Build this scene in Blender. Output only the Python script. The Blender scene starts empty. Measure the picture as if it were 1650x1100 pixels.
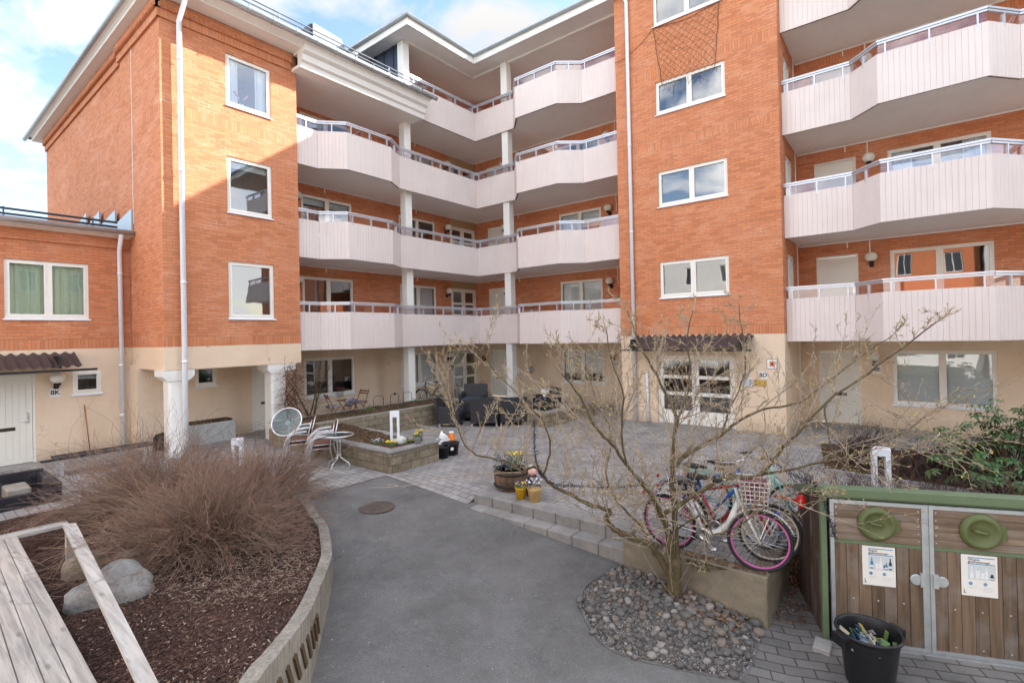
import bpy, math, random
from mathutils import Vector as V, Matrix, noise as mnoise
random.seed(7)
SC = bpy.context.scene
COL = SC.collection
R = math.radians
PI = math.pi

# ------------------------------------------------------------------ helpers
class MB:
    """collects faces, links them as one mesh object"""
    def __init__(s): s.v = []; s.f = []; s.m = []; s.sm = []; s.cur = 0; s.smooth = False
    def face(s, pts):
        b = len(s.v); s.v.extend([tuple(p) for p in pts]); s.f.append(tuple(range(b, b + len(pts))))
        s.m.append(s.cur); s.sm.append(s.smooth)
    def raw(s, vs, fs):
        b = len(s.v); s.v.extend([tuple(p) for p in vs])
        for f in fs:
            s.f.append(tuple(b + i for i in f)); s.m.append(s.cur); s.sm.append(s.smooth)
    def hexa(s, p):      # 8 corners: bottom 0-3, top 4-7
        s.raw(p, [(3, 2, 1, 0), (4, 5, 6, 7), (0, 1, 5, 4), (1, 2, 6, 5), (2, 3, 7, 6), (3, 0, 4, 7)])
    def box(s, x0, x1, y0, y1, z0, z1):
        s.hexa([(x0, y0, z0), (x1, y0, z0), (x1, y1, z0), (x0, y1, z0), (x0, y0, z1), (x1, y0, z1), (x1, y1, z1), (x0, y1, z1)])
    def bbox(s, x0, x1, y0, y1, z0, z1, b=.01):   # box with chamfered vertical and top edges
        def ring(i, z): return [(x0 + i + b, y0 + i, z), (x1 - i - b, y0 + i, z), (x1 - i, y0 + i + b, z), (x1 - i, y1 - i - b, z), (x1 - i - b, y1 - i, z), (x0 + i + b, y1 - i, z), (x0 + i, y1 - i - b, z), (x0 + i, y0 + i + b, z)]
        vs = ring(0, z0) + ring(0, z1 - b) + ring(b, z1)
        fs = [tuple(range(7, -1, -1)), tuple(range(16, 24))]
        for k in (0, 8):
            for i in range(8): fs.append((k + i, k + (i + 1) % 8, k + 8 + (i + 1) % 8, k + 8 + i))
        s.raw(vs, fs)
    def obox(s, c, ax, ay, az):   # oriented box: centre and half-axis vectors
        c, ax, ay, az = V(c), V(ax), V(ay), V(az)
        s.hexa([c - ax - ay - az, c + ax - ay - az, c + ax + ay - az, c - ax + ay - az, c - ax - ay + az, c + ax - ay + az, c + ax + ay + az, c - ax + ay + az])
    def bar(s, a, b, w, h, up=(0, 0, 1)):   # rectangular bar from a to b
        a, b = V(a), V(b); d = (b - a); L = d.length
        if L < 1e-6: return
        d /= L; u = V(up); x = d.cross(u)
        if x.length < 1e-4: x = d.cross(V((1, 0, 0)))
        x.normalize(); y = x.cross(d)
        s.obox((a + b) / 2, d * L / 2, x * w / 2, y * h / 2)
    def tube(s, pts, r, n=6, cap=True, closed=False):
        pts = [V(p) for p in pts]; N = len(pts)
        rs = r if isinstance(r, (list, tuple)) else [r] * N
        vs = []; fs = []; px = None
        for i, p in enumerate(pts):
            if closed: d = pts[(i + 1) % N] - pts[i - 1]
            else: d = pts[min(i + 1, N - 1)] - pts[max(i - 1, 0)]
            if d.length < 1e-9: d = V((0, 0, 1))
            d.normalize()
            if px is None:
                x = d.cross(V((0, 0, 1)))
                if x.length < 1e-3: x = d.cross(V((1, 0, 0)))
            else: x = px - d * px.dot(d)
            if x.length < 1e-6: x = d.orthogonal()
            x.normalize(); px = x; y = d.cross(x)
            for k in range(n):
                a = 2 * PI * k / n; vs.append(p + (x * math.cos(a) + y * math.sin(a)) * rs[i])
        for i in range(N if closed else N - 1):
            j = (i + 1) % N
            for k in range(n): fs.append((i * n + k, i * n + (k + 1) % n, j * n + (k + 1) % n, j * n + k))
        if cap and not closed:
            fs.append(tuple(range(n - 1, -1, -1))); fs.append(tuple((N - 1) * n + k for k in range(n)))
        s.raw(vs, fs)
    def lathe(s, prof, c=(0, 0, 0), n=20, sx=1, sy=1, mat=None):
        vs = []; fs = []
        for r, z in prof:
            for k in range(n):
                a = 2 * PI * k / n; p = V((r * math.cos(a) * sx, r * math.sin(a) * sy, z))
                vs.append((mat @ p) if mat else p + V(c))
        for i in range(len(prof) - 1):
            for k in range(n): fs.append((i * n + k, i * n + (k + 1) % n, (i + 1) * n + (k + 1) % n, (i + 1) * n + k))
        if prof[0][0] > 1e-4: fs.append(tuple(range(n - 1, -1, -1)))
        if prof[-1][0] > 1e-4: fs.append(tuple((len(prof) - 1) * n + k for k in range(n)))
        s.raw(vs, fs)
    def ball(s, c, r, n=12, m=8, sq=(1, 1, 1)):
        vs = []; fs = []; c = V(c)
        for i in range(m + 1):
            t = PI * i / m
            for k in range(n):
                a = 2 * PI * k / n
                vs.append(c + V((math.sin(t) * math.cos(a) * r * sq[0], math.sin(t) * math.sin(a) * r * sq[1], math.cos(t) * r * sq[2])))
        for i in range(m):
            for k in range(n): fs.append((i * n + k, (i + 1) * n + k, (i + 1) * n + (k + 1) % n, i * n + (k + 1) % n))
        s.raw(vs, fs)
    def poly(s, pts, z0, z1):   # vertical prism over a plan polygon
        n = len(pts)
        vs = [(p[0], p[1], z0) for p in pts] + [(p[0], p[1], z1) for p in pts]
        s.raw(vs, [tuple(range(n - 1, -1, -1)), tuple(range(n, 2 * n))] + [(i, (i + 1) % n, n + (i + 1) % n, n + i) for i in range(n)])
    def build(s, name, mat, parent=None, loc=None):
        me = bpy.data.meshes.new(name); me.from_pydata(s.v, [], s.f)
        mats = mat if isinstance(mat, (list, tuple)) else [mat]
        for m in mats: me.materials.append(m)
        me.polygons.foreach_set('material_index', s.m); me.polygons.foreach_set('use_smooth', s.sm)
        me.validate(); me.update()
        o = bpy.data.objects.new(name, me); COL.objects.link(o)
        if parent: o.parent = parent
        if loc: o.location = loc
        return o

class Fr:
    """wall frame: u along the wall, z up, n outward"""
    def __init__(s, o, u, n): s.o = V(o); s.u = V(u); s.n = V(n)
    def P(s, u, z, n=0): return s.o + s.u * u + s.n * n + V((0, 0, z))
    def box(s, mb, u0, u1, z0, z1, n0, n1):
        P = s.P
        mb.hexa([P(u0, z0, n0), P(u1, z0, n0), P(u1, z0, n1), P(u0, z0, n1), P(u0, z1, n0), P(u1, z1, n0), P(u1, z1, n1), P(u0, z1, n1)])
    def prism(s, mb, prof, u0, u1):    # prof: list of (n, z)
        k = len(prof); vs = [s.P(u0, z, n) for n, z in prof] + [s.P(u1, z, n) for n, z in prof]
        mb.raw(vs, [tuple(range(k)), tuple(range(2 * k - 1, k - 1, -1))] + [(i, i + k, (i + 1) % k + k, (i + 1) % k) for i in range(k)])
    def wall(s, mb, u0, u1, z0, z1, holes=(), d=.12, n=0):
        us = sorted(set([u0, u1] + [h[i] for h in holes for i in (0, 1)])); zs = sorted(set([z0, z1] + [h[i] for h in holes for i in (2, 3)]))
        us = [u for u in us if u0 <= u <= u1]; zs = [z for z in zs if z0 <= z <= z1]
        for a, b in zip(us, us[1:]):
            for c, e in zip(zs, zs[1:]):
                mu, mz = (a + b) / 2, (c + e) / 2
                if any(h[0] < mu < h[1] and h[2] < mz < h[3] for h in holes): continue
                mb.face([s.P(a, c, n), s.P(b, c, n), s.P(b, e, n), s.P(a, e, n)])
        for h in holes:
            a, b, c, e = h[0], h[1], max(h[2], z0), min(h[3], z1)
            if c >= e: continue
            mb.face([s.P(a, c, n), s.P(a, e, n), s.P(a, e, n - d), s.P(a, c, n - d)]); mb.face([s.P(b, c, n), s.P(b, e, n), s.P(b, e, n - d), s.P(b, c, n - d)])
            if h[3] <= z1: mb.face([s.P(a, e, n), s.P(b, e, n), s.P(b, e, n - d), s.P(a, e, n - d)])
            if h[2] >= z0: mb.face([s.P(a, c, n), s.P(b, c, n), s.P(b, c, n - d), s.P(a, c, n - d)])

def thing(name, label, cat, loc=(0, 0, 0), rz=0, group=None):
    o = bpy.data.objects.new(name, None); COL.objects.link(o); o.location = loc; o.rotation_euler = (0, 0, rz)
    o.empty_display_size = .1
    return tag(o, label, cat, group)
def tag(o, label, cat, group=None):
    o['label'] = label; o['category'] = cat
    if group: o['group'] = group
    return o
def struct(o): o['kind'] = 'structure'; return o
def stuff(o): o['kind'] = 'stuff'; return o
def dup(root, loc=None, rz=None, label=None):
    def cp(o, par):
        c = o.copy(); COL.objects.link(c); c.parent = par
        for ch in list(o.children): cp(ch, c)
        return c
    r = cp(root, None)
    if loc is not None: r.location = loc
    if rz is not None: r.rotation_euler = (0, 0, rz)
    if label: r['label'] = label
    return r
def U(a, b): return random.uniform(a, b)

# ------------------------------------------------------------------ materials
class NT:
    def __init__(s, name):
        s.m = bpy.data.materials.new(name); s.m.use_nodes = True; s.t = s.m.node_tree; s.t.nodes.clear()
        s.out = s.n('ShaderNodeOutputMaterial'); s.b = s.n('ShaderNodeBsdfPrincipled'); s.l(s.b.outputs[0], s.out.inputs[0])
    def n(s, t, **k):
        x = s.t.nodes.new(t)
        for a, b in k.items(): setattr(x, a, b)
        return x
    def l(s, a, b): s.t.links.new(a, b)
    def val(s, x, y):
        if hasattr(y, 'is_linked') or isinstance(y, bpy.types.NodeSocket): s.l(y, x)
        else: x.default_value = y
    def math(s, op, a, b=0.0):
        x = s.n('ShaderNodeMath', operation=op); s.val(x.inputs[0], a); s.val(x.inputs[1], b); return x.outputs[0]
    def mix(s, f, a, b, bt='MIX'):
        x = s.n('ShaderNodeMix', data_type='RGBA', blend_type=bt); s.val(x.inputs[0], f); s.val(x.inputs[6], a); s.val(x.inputs[7], b); return x.outputs[2]
    def noise(s, vec, sc, det=4, rough=.55, dist=0):
        x = s.n('ShaderNodeTexNoise'); x.inputs['Scale'].default_value = sc; x.inputs['Detail'].default_value = det; x.inputs['Roughness'].default_value = rough; x.inputs['Distortion'].default_value = dist
        if vec: s.l(vec, x.inputs['Vector'])
        return x.outputs['Fac']
    def ramp(s, f, a, b, lo=(0, 0, 0, 1), hi=(1, 1, 1, 1)):
        x = s.n('ShaderNodeValToRGB'); e = x.color_ramp.elements; e[0].position = a; e[1].position = b; e[0].color = lo; e[1].color = hi; s.l(f, x.inputs[0]); return x.outputs[0]
    def pos(s): return s.n('ShaderNodeNewGeometry').outputs['Position']
    def obj(s): return s.n('ShaderNodeTexCoord').outputs['Object']
    def sep(s, v): x = s.n('ShaderNodeSeparateXYZ'); s.l(v, x.inputs[0]); return x.outputs
    def com(s, a, b, c=0.0):
        x = s.n('ShaderNodeCombineXYZ'); s.val(x.inputs[0], a); s.val(x.inputs[1], b); s.val(x.inputs[2], c); return x.outputs[0]
    def scale(s, v, sc): x = s.n('ShaderNodeMapping'); x.inputs['Scale'].default_value = sc; s.l(v, x.inputs[0]); return x.outputs[0]
    def bump(s, h, st=.3, d=.01):
        x = s.n('ShaderNodeBump'); x.inputs['Strength'].default_value = st; x.inputs['Distance'].default_value = d; s.l(h, x.inputs['Height']); s.l(x.outputs[0], s.b.inputs['Normal'])
    def set(s, col=None, rough=None, metal=None, spec=None):
        if col is not None: s.val(s.b.inputs['Base Color'], col if not isinstance(col, tuple) else (*col[:3], 1))
        if rough is not None: s.val(s.b.inputs['Roughness'], rough)
        if metal is not None: s.b.inputs['Metallic'].default_value = metal
        if spec is not None: s.b.inputs['Specular IOR Level'].default_value = spec
        return s.m
def c4(c): return (c[0], c[1], c[2], 1)
def var(c, k): return (min(1, c[0] * k), min(1, c[1] * k), min(1, c[2] * k), 1)

def mottled(name, c, rough=.6, sc=6, amt=.2, bump=.15, bsc=40, metal=0, spec=.4, bd=.004, world=False):
    t = NT(name); p = t.pos() if world else t.obj(); f = t.noise(p, sc, 6, .6)
    g = t.noise(p, sc * 7, 3)
    f2 = t.math('ADD', t.math('MULTIPLY', f, .65), t.math('MULTIPLY', g, .35))
    col = t.mix(t.ramp(f2, .3, .7), var(c, 1 - amt), var(c, 1 + amt))
    if bump: t.bump(t.noise(p, bsc, 4), bump, bd)
    r = t.math('ADD', t.math('MULTIPLY', f, .25), rough - .12)
    return t.set(col, r, metal, spec)

def m_brick():
    t = NT('orange_brick'); P = t.pos(); x, y, z = t.sep(P); nx, ny, nz = t.sep(t.n('ShaderNodeNewGeometry').outputs['True Normal'])
    ax = t.math('GREATER_THAN', t.math('ABSOLUTE', nx), .5)
    u = t.math('ADD', t.math('MULTIPLY', y, ax), t.math('MULTIPLY', x, t.math('SUBTRACT', 1.0, ax)))
    wob = t.math('MULTIPLY', t.math('SUBTRACT', t.noise(P, 3.0, 2), .5), .012)
    z2 = t.math('ADD', z, wob)
    def brick(v, off, w=.245, h=.0752):
        b = t.n('ShaderNodeTexBrick'); b.offset = off; b.offset_frequency = 2; t.l(v, b.inputs['Vector'])
        b.inputs['Scale'].default_value = 1; b.inputs['Brick Width'].default_value = w; b.inputs['Row Height'].default_value = h
        b.inputs['Mortar Size'].default_value = .0072; b.inputs['Mortar Smooth'].default_value = .3; b.inputs['Bias'].default_value = -.1
        b.inputs['Color1'].default_value = (0, 0, 0, 1); b.inputs['Color2'].default_value = (1, 1, 1, 1); b.inputs['Mortar'].default_value = (.5, .5, .5, 1)
        return b
    b1 = brick(t.com(u, t.math('ADD', z2, .02)), .5)
    b2 = brick(t.com(t.math('ADD', z2, -2.66), u), 0.0)
    def band(a, b): return t.math('MULTIPLY', t.math('GREATER_THAN', z, a), t.math('LESS_THAN', z, b))
    sol = t.math('MAXIMUM', t.math('MAXIMUM', band(2.66, 2.905), band(8.295, 8.54)), band(10.5, 10.745))
    rnd = t.mix(sol, b1.outputs[0], b2.outputs[0]); mor = t.math('ADD', t.math('MULTIPLY', b1.outputs[1], t.math('SUBTRACT', 1.0, sol)), t.math('MULTIPLY', b2.outputs[1], sol))
    r = t.n('ShaderNodeValToRGB'); e = r.color_ramp.elements
    cols = [(0, (.50, .170, .072)), (.25, (.58, .205, .086)), (.5, (.612, .224, .094)), (.75, (.645, .245, .106)), (1, (.60, .238, .120))]
    e[0].color = c4(cols[0][1]); e[1].color = c4(cols[-1][1])
    for p, c in cols[1:-1]: q = e.new(p); q.color = c4(c)
    t.l(rnd, r.inputs[0])
    big = t.noise(P, .7, 5, .65); fine = t.noise(P, 60, 4, .7)
    col = t.mix(t.ramp(big, .35, .7), r.outputs[0], t.mix(.5, r.outputs[0], (.66, .28, .155, 1)))
    col = t.mix(.3, col, t.mix(1.0, col, t.ramp(fine, .3, .8, (.65, .65, .65, 1), (1.2, 1.2, 1.2, 1)), 'MULTIPLY'))
    # pale efflorescence patches, mostly in the joints
    eff = t.math('MULTIPLY', t.ramp(t.noise(t.scale(P, (1, 1, 1.6)), 1.1, 6, .7), .55, .72), t.ramp(t.noise(P, 22, 4, .7), .45, .7))
    col = t.mix(t.math('MULTIPLY', eff, .3), col, (.62, .42, .33, 1))
    pale = t.ramp(t.noise(t.scale(P, (1, 1, 2.5)), .8, 5, .7), .5, .66)
    mc = t.mix(pale, (.36, .17, .10, 1), (.64, .45, .34, 1))
    sillst = t.ramp(t.noise(t.scale(P, (5, 5, .35)), 1.0, 4, .6), .55, .75); col = t.mix(t.math('MULTIPLY', sillst, .22), col, (.33, .12, .06, 1))
    col = t.mix(mor, col, mc)
    hgt = t.math('SUBTRACT', t.math('ADD', t.math('MULTIPLY', rnd, .25), t.math('MULTIPLY', fine, .35)), t.math('MULTIPLY', mor, 1.0))
    t.bump(hgt, .55, .008)
    return t.set(col, .82, spec=.25)

def m_stucco():    # thinly plastered and painted brickwork
    t = NT('cream_painted_masonry'); P = t.pos(); x, y, z = t.sep(P)
    u = t.math('ADD', x, y)
    b = t.n('ShaderNodeTexBrick'); t.l(t.com(u, z), b.inputs['Vector']); b.inputs['Scale'].default_value = 1; b.inputs['Brick Width'].default_value = .245; b.inputs['Row Height'].default_value = .0752; b.inputs['Mortar Size'].default_value = .008; b.inputs['Mortar Smooth'].default_value = 1
    n = t.noise(P, 9, 5, .65); big = t.noise(P, .8, 4, .6)
    col = t.mix(t.ramp(big, .3, .75), (.715, .545, .385, 1), (.79, .635, .485, 1))
    # dirt towards the foot of the wall, with an uneven edge
    dirt = t.math('MULTIPLY', t.ramp(t.math('ADD', z, t.math('MULTIPLY', n, .35)), .12, .55, (1, 1, 1, 1), (0, 0, 0, 1)), .6)
    col = t.mix(dirt, col, (.36, .28, .2, 1))
    col = t.mix(t.math('MULTIPLY', t.ramp(t.noise(t.scale(P, (3, 3, 14)), 2.2, 5, .7), .58, .75), .25), col, (.5, .38, .26, 1))
    col = t.mix(t.math('MULTIPLY', t.ramp(t.noise(t.scale(P, (2.2, 2.2, .8)), 1.3, 6, .7), .52, .7), .22), col, (.52, .38, .25, 1))
    vc = t.n('ShaderNodeTexVoronoi', feature='DISTANCE_TO_EDGE'); vc.inputs['Scale'].default_value = .7; wv = t.n('ShaderNodeVectorMath', operation='MULTIPLY_ADD'); nn = t.n('ShaderNodeTexNoise'); nn.inputs['Scale'].default_value = 3; nn.inputs['Detail'].default_value = 5; t.l(P, nn.inputs['Vector']); t.l(nn.outputs['Color'], wv.inputs[0]); wv.inputs[1].default_value = (.8, .8, .8); t.l(P, wv.inputs[2]); t.l(wv.outputs[0], vc.inputs['Vector'])
    crack = t.math('MULTIPLY', t.math('LESS_THAN', vc.outputs['Distance'], .004), t.math('GREATER_THAN', t.noise(P, .9, 3), .52)); col = t.mix(t.math('MULTIPLY', crack, .5), col, (.3, .22, .15, 1))
    h = t.math('ADD', t.math('MULTIPLY', b.outputs['Fac'], -.65), t.math('ADD', t.math('MULTIPLY', n, .8), t.math('MULTIPLY', t.noise(P, 50, 3), .25)))
    t.bump(h, .5, .009)
    return t.set(col, .8, spec=.2)

def m_asphalt():
    t = NT('worn_asphalt'); P = t.pos(); f = t.noise(P, 1.2, 6, .65); g = t.noise(P, 55, 5, .8); k = t.noise(P, 6, 5, .7)
    col = t.mix(t.ramp(f, .3, .7), (.115, .109, .102, 1), (.185, .177, .167, 1))
    col = t.mix(t.math('MULTIPLY', t.ramp(k, .5, .75), .5), col, (.215, .21, .205, 1))
    v = t.n('ShaderNodeTexVoronoi'); v.inputs['Scale'].default_value = 32; t.l(P, v.inputs['Vector'])
    sp = t.math('MULTIPLY', t.math('LESS_THAN', v.outputs['Distance'], .15), t.math('GREATER_THAN', t.sep(v.outputs['Color'])[0], .80))
    col = t.mix(t.math('MULTIPLY', sp, .6), col, (.42, .41, .4, 1))
    col = t.mix(.5, col, t.mix(1.0, col, t.ramp(g, .3, .75, (.35, .35, .35, 1), (1.6, 1.6, 1.6, 1)), 'MULTIPLY'))
    dark = t.ramp(t.noise(t.scale(P, (1, 1.6, 1)), .55, 5, .6), .52, .7)
    col = t.mix(t.math('MULTIPLY', dark, .4), col, (.06, .06, .06, 1))
    vc = t.n('ShaderNodeTexVoronoi', feature='DISTANCE_TO_EDGE'); vc.inputs['Scale'].default_value = .45; wv = t.n('ShaderNodeVectorMath', operation='MULTIPLY_ADD'); nn = t.n('ShaderNodeTexNoise'); nn.inputs['Scale'].default_value = 2.5; nn.inputs['Detail'].default_value = 6; t.l(P, nn.inputs['Vector']); t.l(nn.outputs['Color'], wv.inputs[0]); wv.inputs[1].default_value = (1.2, 1.2, 1.2); t.l(P, wv.inputs[2]); t.l(wv.outputs[0], vc.inputs['Vector'])
    crack = t.math('MULTIPLY', t.math('LESS_THAN', vc.outputs['Distance'], .0045), t.math('GREATER_THAN', t.noise(P, .8, 3), .5)); col = t.mix(t.math('MULTIPLY', crack, .22), col, (.05, .05, .05, 1))
    sc = t.math('MULTIPLY', t.ramp(t.noise(t.scale(P, (5, 1.1, 1)), 1.3, 6, .8), .64, .72), t.ramp(t.noise(P, 40, 3), .4, .6))
    col = t.mix(t.math('MULTIPLY', sc, .4), col, (.3, .3, .3, 1))
    t.bump(t.math('ADD', g, t.math('MULTIPLY', t.noise(P, 5, 3), .6)), .5, .006)
    return t.set(col, .88, spec=.25)

def m_paver(name, w, h, c1, c2, ang=0.0, mort=(.07, .065, .06), ms=.006):
    t = NT(name); P = t.pos()
    mp = t.n('ShaderNodeMapping'); mp.inputs['Rotation'].default_value = (0, 0, ang); t.l(P, mp.inputs[0])
    wob = t.n('ShaderNodeTexNoise'); wob.inputs['Scale'].default_value = 2.5; t.l(P, wob.inputs['Vector'])
    va = t.n('ShaderNodeVectorMath', operation='MULTIPLY_ADD'); t.l(wob.outputs['Color'], va.inputs[0]); va.inputs[1].default_value = (.02, .02, 0); t.l(mp.outputs[0], va.inputs[2])
    b = t.n('ShaderNodeTexBrick'); t.l(va.outputs[0], b.inputs['Vector']); b.inputs['Scale'].default_value = 1
    b.inputs['Brick Width'].default_value = w; b.inputs['Row Height'].default_value = h; b.inputs['Mortar Size'].default_value = ms; b.inputs['Mortar Smooth'].default_value = .4; b.inputs['Bias'].default_value = 0
    b.inputs['Color1'].default_value = c4(c1); b.inputs['Color2'].default_value = c4(c2); b.inputs['Mortar'].default_value = c4(mort)
    f = t.noise(P, 1.3, 6, .65); g = t.noise(P, 90, 3, .7)
    col = t.mix(.75, b.outputs[0], t.mix(1.0, b.outputs[0], t.ramp(f, .3, .7, (.6, .6, .6, 1), (1.35, 1.33, 1.3, 1)), 'MULTIPLY'))
    col = t.mix(.4, col, t.mix(1.0, col, t.ramp(g, .3, .7, (.6, .6, .6, 1), (1.3, 1.3, 1.3, 1)), 'MULTIPLY'))
    moss = t.math('MULTIPLY', b.outputs['Fac'], t.ramp(t.noise(P, 1.7, 4, .6), .56, .68))
    col = t.mix(t.math('MULTIPLY', moss, .5), col, (.07, .075, .03, 1))
    t.bump(t.math('SUBTRACT', t.math('MULTIPLY', g, .25), b.outputs['Fac']), .6, .012)
    return t.set(col, .85, spec=.25)

def m_blocks():
    t = NT('split_face_concrete_block'); P = t.pos(); x, y, z = t.sep(P); nx, ny, nz = t.sep(t.n('ShaderNodeNewGeometry').outputs['True Normal'])
    ax = t.math('GREATER_THAN', t.math('ABSOLUTE', nx), .5); u = t.math('ADD', t.math('MULTIPLY', y, ax), t.math('MULTIPLY', x, t.math('SUBTRACT', 1.0, ax)))
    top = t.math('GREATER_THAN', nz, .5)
    v = t.math('ADD', t.math('MULTIPLY', z, t.math('SUBTRACT', 1.0, top)), t.math('MULTIPLY', top, .02))
    b = t.n('ShaderNodeTexBrick'); t.l(t.com(u, v), b.inputs['Vector']); b.inputs['Scale'].default_value = 1; b.inputs['Brick Width'].default_value = .48; b.inputs['Row Height'].default_value = .165; b.inputs['Mortar Size'].default_value = .006; b.inputs['Mortar Smooth'].default_value = .3
    b.inputs['Color1'].default_value = (.235, .195, .14, 1); b.inputs['Color2'].default_value = (.315, .265, .195, 1); b.inputs['Mortar'].default_value = (.10, .08, .055, 1)
    n = t.noise(P, 9, 6, .7); m = t.noise(P, 35, 5, .7)
    col = t.mix(.6, b.outputs[0], t.mix(1.0, b.outputs[0], t.ramp(n, .3, .75, (.5, .5, .5, 1), (1.35, 1.3, 1.25, 1)), 'MULTIPLY'))
    moss = t.math('MULTIPLY', t.ramp(t.noise(P, 2.2, 5, .7), .47, .62), t.ramp(m, .35, .6))
    col = t.mix(t.math('MULTIPLY', t.ramp(t.noise(t.scale(P, (2, 2, .8)), 2.4, 5, .7), .5, .7), .5), col, (.13, .10, .065, 1))
    col = t.mix(t.math('MULTIPLY', moss, .6), col, (.075, .08, .025, 1))
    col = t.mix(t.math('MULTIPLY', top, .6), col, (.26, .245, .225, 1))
    t.bump(t.math('ADD', t.math('MULTIPLY', n, 1.2), t.math('SUBTRACT', m, b.outputs['Fac'])), .8, .02)
    return t.set(col, .92, spec=.15)

def m_concrete(name, c, streak=False):
    t = NT(name); P = t.pos(); n = t.noise(P, 3, 6, .65); m = t.noise(P, 60, 4, .7)
    col = t.mix(t.ramp(n, .3, .7), var(c, .72), var(c, 1.18))
    h = m
    if streak:
        s = t.noise(t.scale(P, (14, 14, .9)), 2.2, 4, .6); col = t.mix(.55, col, t.mix(1.0, col, t.ramp(s, .32, .68, (.55, .53, .5, 1), (1.45, 1.42, 1.35, 1)), 'MULTIPLY'))
        h = t.math('ADD', m, t.math('MULTIPLY', s, 1.5))
    col = t.mix(.4, col, t.mix(1.0, col, t.ramp(m, .3, .7, (.65, .65, .65, 1), (1.25, 1.25, 1.25, 1)), 'MULTIPLY'))
    moss = t.math('MULTIPLY', t.ramp(t.noise(P, 1.6, 5, .7), .56, .68), t.ramp(t.noise(P, 25, 4, .7), .42, .6))
    col = t.mix(t.math('MULTIPLY', moss, .55), col, (.10, .095, .045, 1))
    t.bump(h, .5, .008)
    return t.set(col, .9, spec=.2)

def m_mulch(name, ca, cb, cc, sc=55):
    t = NT(name); P = t.pos(); v = t.n('ShaderNodeTexVoronoi'); v.inputs['Scale'].default_value = sc
    ds = t.n('ShaderNodeVectorMath', operation='MULTIPLY_ADD'); nz = t.n('ShaderNodeTexNoise'); nz.inputs['Scale'].default_value = 12; t.l(P, nz.inputs['Vector'])
    t.l(nz.outputs['Color'], ds.inputs[0]); ds.inputs[1].default_value = (.1, .1, .1); t.l(t.scale(P, (1, 1.7, 1)), ds.inputs[2]); t.l(ds.outputs[0], v.inputs['Vector'])
    r = t.n('ShaderNodeValToRGB'); e = r.color_ramp.elements; e[0].color = c4(ca); e[1].color = c4(cc); q = e.new(.6); q.color = c4(cb)
    t.l(t.sep(v.outputs['Color'])[0], r.inputs[0])
    f = t.noise(P, 1.4, 5, .6); col = t.mix(.7, r.outputs[0], t.mix(1.0, r.outputs[0], t.ramp(f, .35, .7, (.55, .55, .55, 1), (1.4, 1.35, 1.3, 1)), 'MULTIPLY'))
    t.bump(t.math('ADD', v.outputs['Distance'], t.noise(P, 30, 4)), .9, .025)
    return t.set(col, .95, spec=.15)

def m_wood(name, c, ax=1, sc=1.0, rough=.75, knots=True, per=.12):
    """boards along axis ax (0 x, 1 y, 2 z) in object space"""
    t = NT(name); rnd = t.n('ShaderNodeNewGeometry').outputs['Random Per Island']; vo = t.n('ShaderNodeVectorMath', operation='ADD'); t.l(t.obj(), vo.inputs[0]); t.l(t.com(t.math('MULTIPLY', rnd, 37.0), t.math('MULTIPLY', rnd, 61.0), t.math('MULTIPLY', rnd, 23.0)), vo.inputs[1]); P = vo.outputs[0]; s = [22, 22, 22]; s[ax] = 1.1
    g = t.noise(t.scale(P, tuple(s)), 1.2 * sc, 6, .65, .6); s2 = [3, 3, 3]; s2[ax] = .6; b = t.noise(t.scale(P, tuple(s2)), 1.7, 4, .6)
    col = t.mix(t.ramp(g, .32, .68), var(c, .45), var(c, 1.32)); col = t.mix(t.math('MULTIPLY', t.ramp(b, .35, .7), .5), col, var((c[0] * 1.15, c[1] * 1.05, c[2] * .95), 1.1))
    if knots:
        v = t.n('ShaderNodeTexVoronoi'); k = [7, 7, 7]; k[ax] = 2.2; t.l(t.scale(P, tuple(k)), v.inputs['Vector']); v.inputs['Scale'].default_value = 1
        col = t.mix(t.math('MULTIPLY', t.ramp(v.outputs['Distance'], .07, .16, (1, 1, 1, 1), (0, 0, 0, 1)), .6), col, var(c, .33))
    col = t.mix(.6, col, t.mix(1.0, col, t.ramp(rnd, 0, 1, (.62, .60, .58, 1), (1.35, 1.36, 1.38, 1)), 'MULTIPLY')); col = t.mix(t.math('MULTIPLY', t.ramp(t.noise(P, 2.1, 4, .6), .5, .7), .35), col, (.30, .29, .28, 1))
    t.bump(g, .35, .004)
    return t.set(col, rough, spec=.25)

def m_glass(name='window_glass', tint=(.92, .95, .96), k=.8, base=.10):
    t = NT(name); t.t.nodes.remove(t.b); tr = t.n('ShaderNodeBsdfTransparent'); tr.inputs[0].default_value = c4(tint)
    gl = t.n('ShaderNodeBsdfGlossy'); gl.inputs['Roughness'].default_value = .015; gl.inputs[0].default_value = (.95, .97, 1, 1)
    fr = t.n('ShaderNodeFresnel'); fr.inputs[0].default_value = 1.6
    nz = t.n('ShaderNodeBump'); nz.inputs['Strength'].default_value = .05; nz.inputs['Distance'].default_value = .05; t.l(t.noise(t.pos(), 1.2, 1), nz.inputs['Height']); t.l(nz.outputs[0], gl.inputs['Normal'])
    mx = t.n('ShaderNodeMixShader'); f = t.math('MINIMUM', t.math('ADD', t.math('MULTIPLY', fr.outputs[0], 1.7 * k), base), 1.0); t.l(f, mx.inputs[0]); t.l(tr.outputs[0], mx.inputs[1]); t.l(gl.outputs[0], mx.inputs[2]); t.l(mx.outputs[0], t.out.inputs[0])
    return t.m

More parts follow.
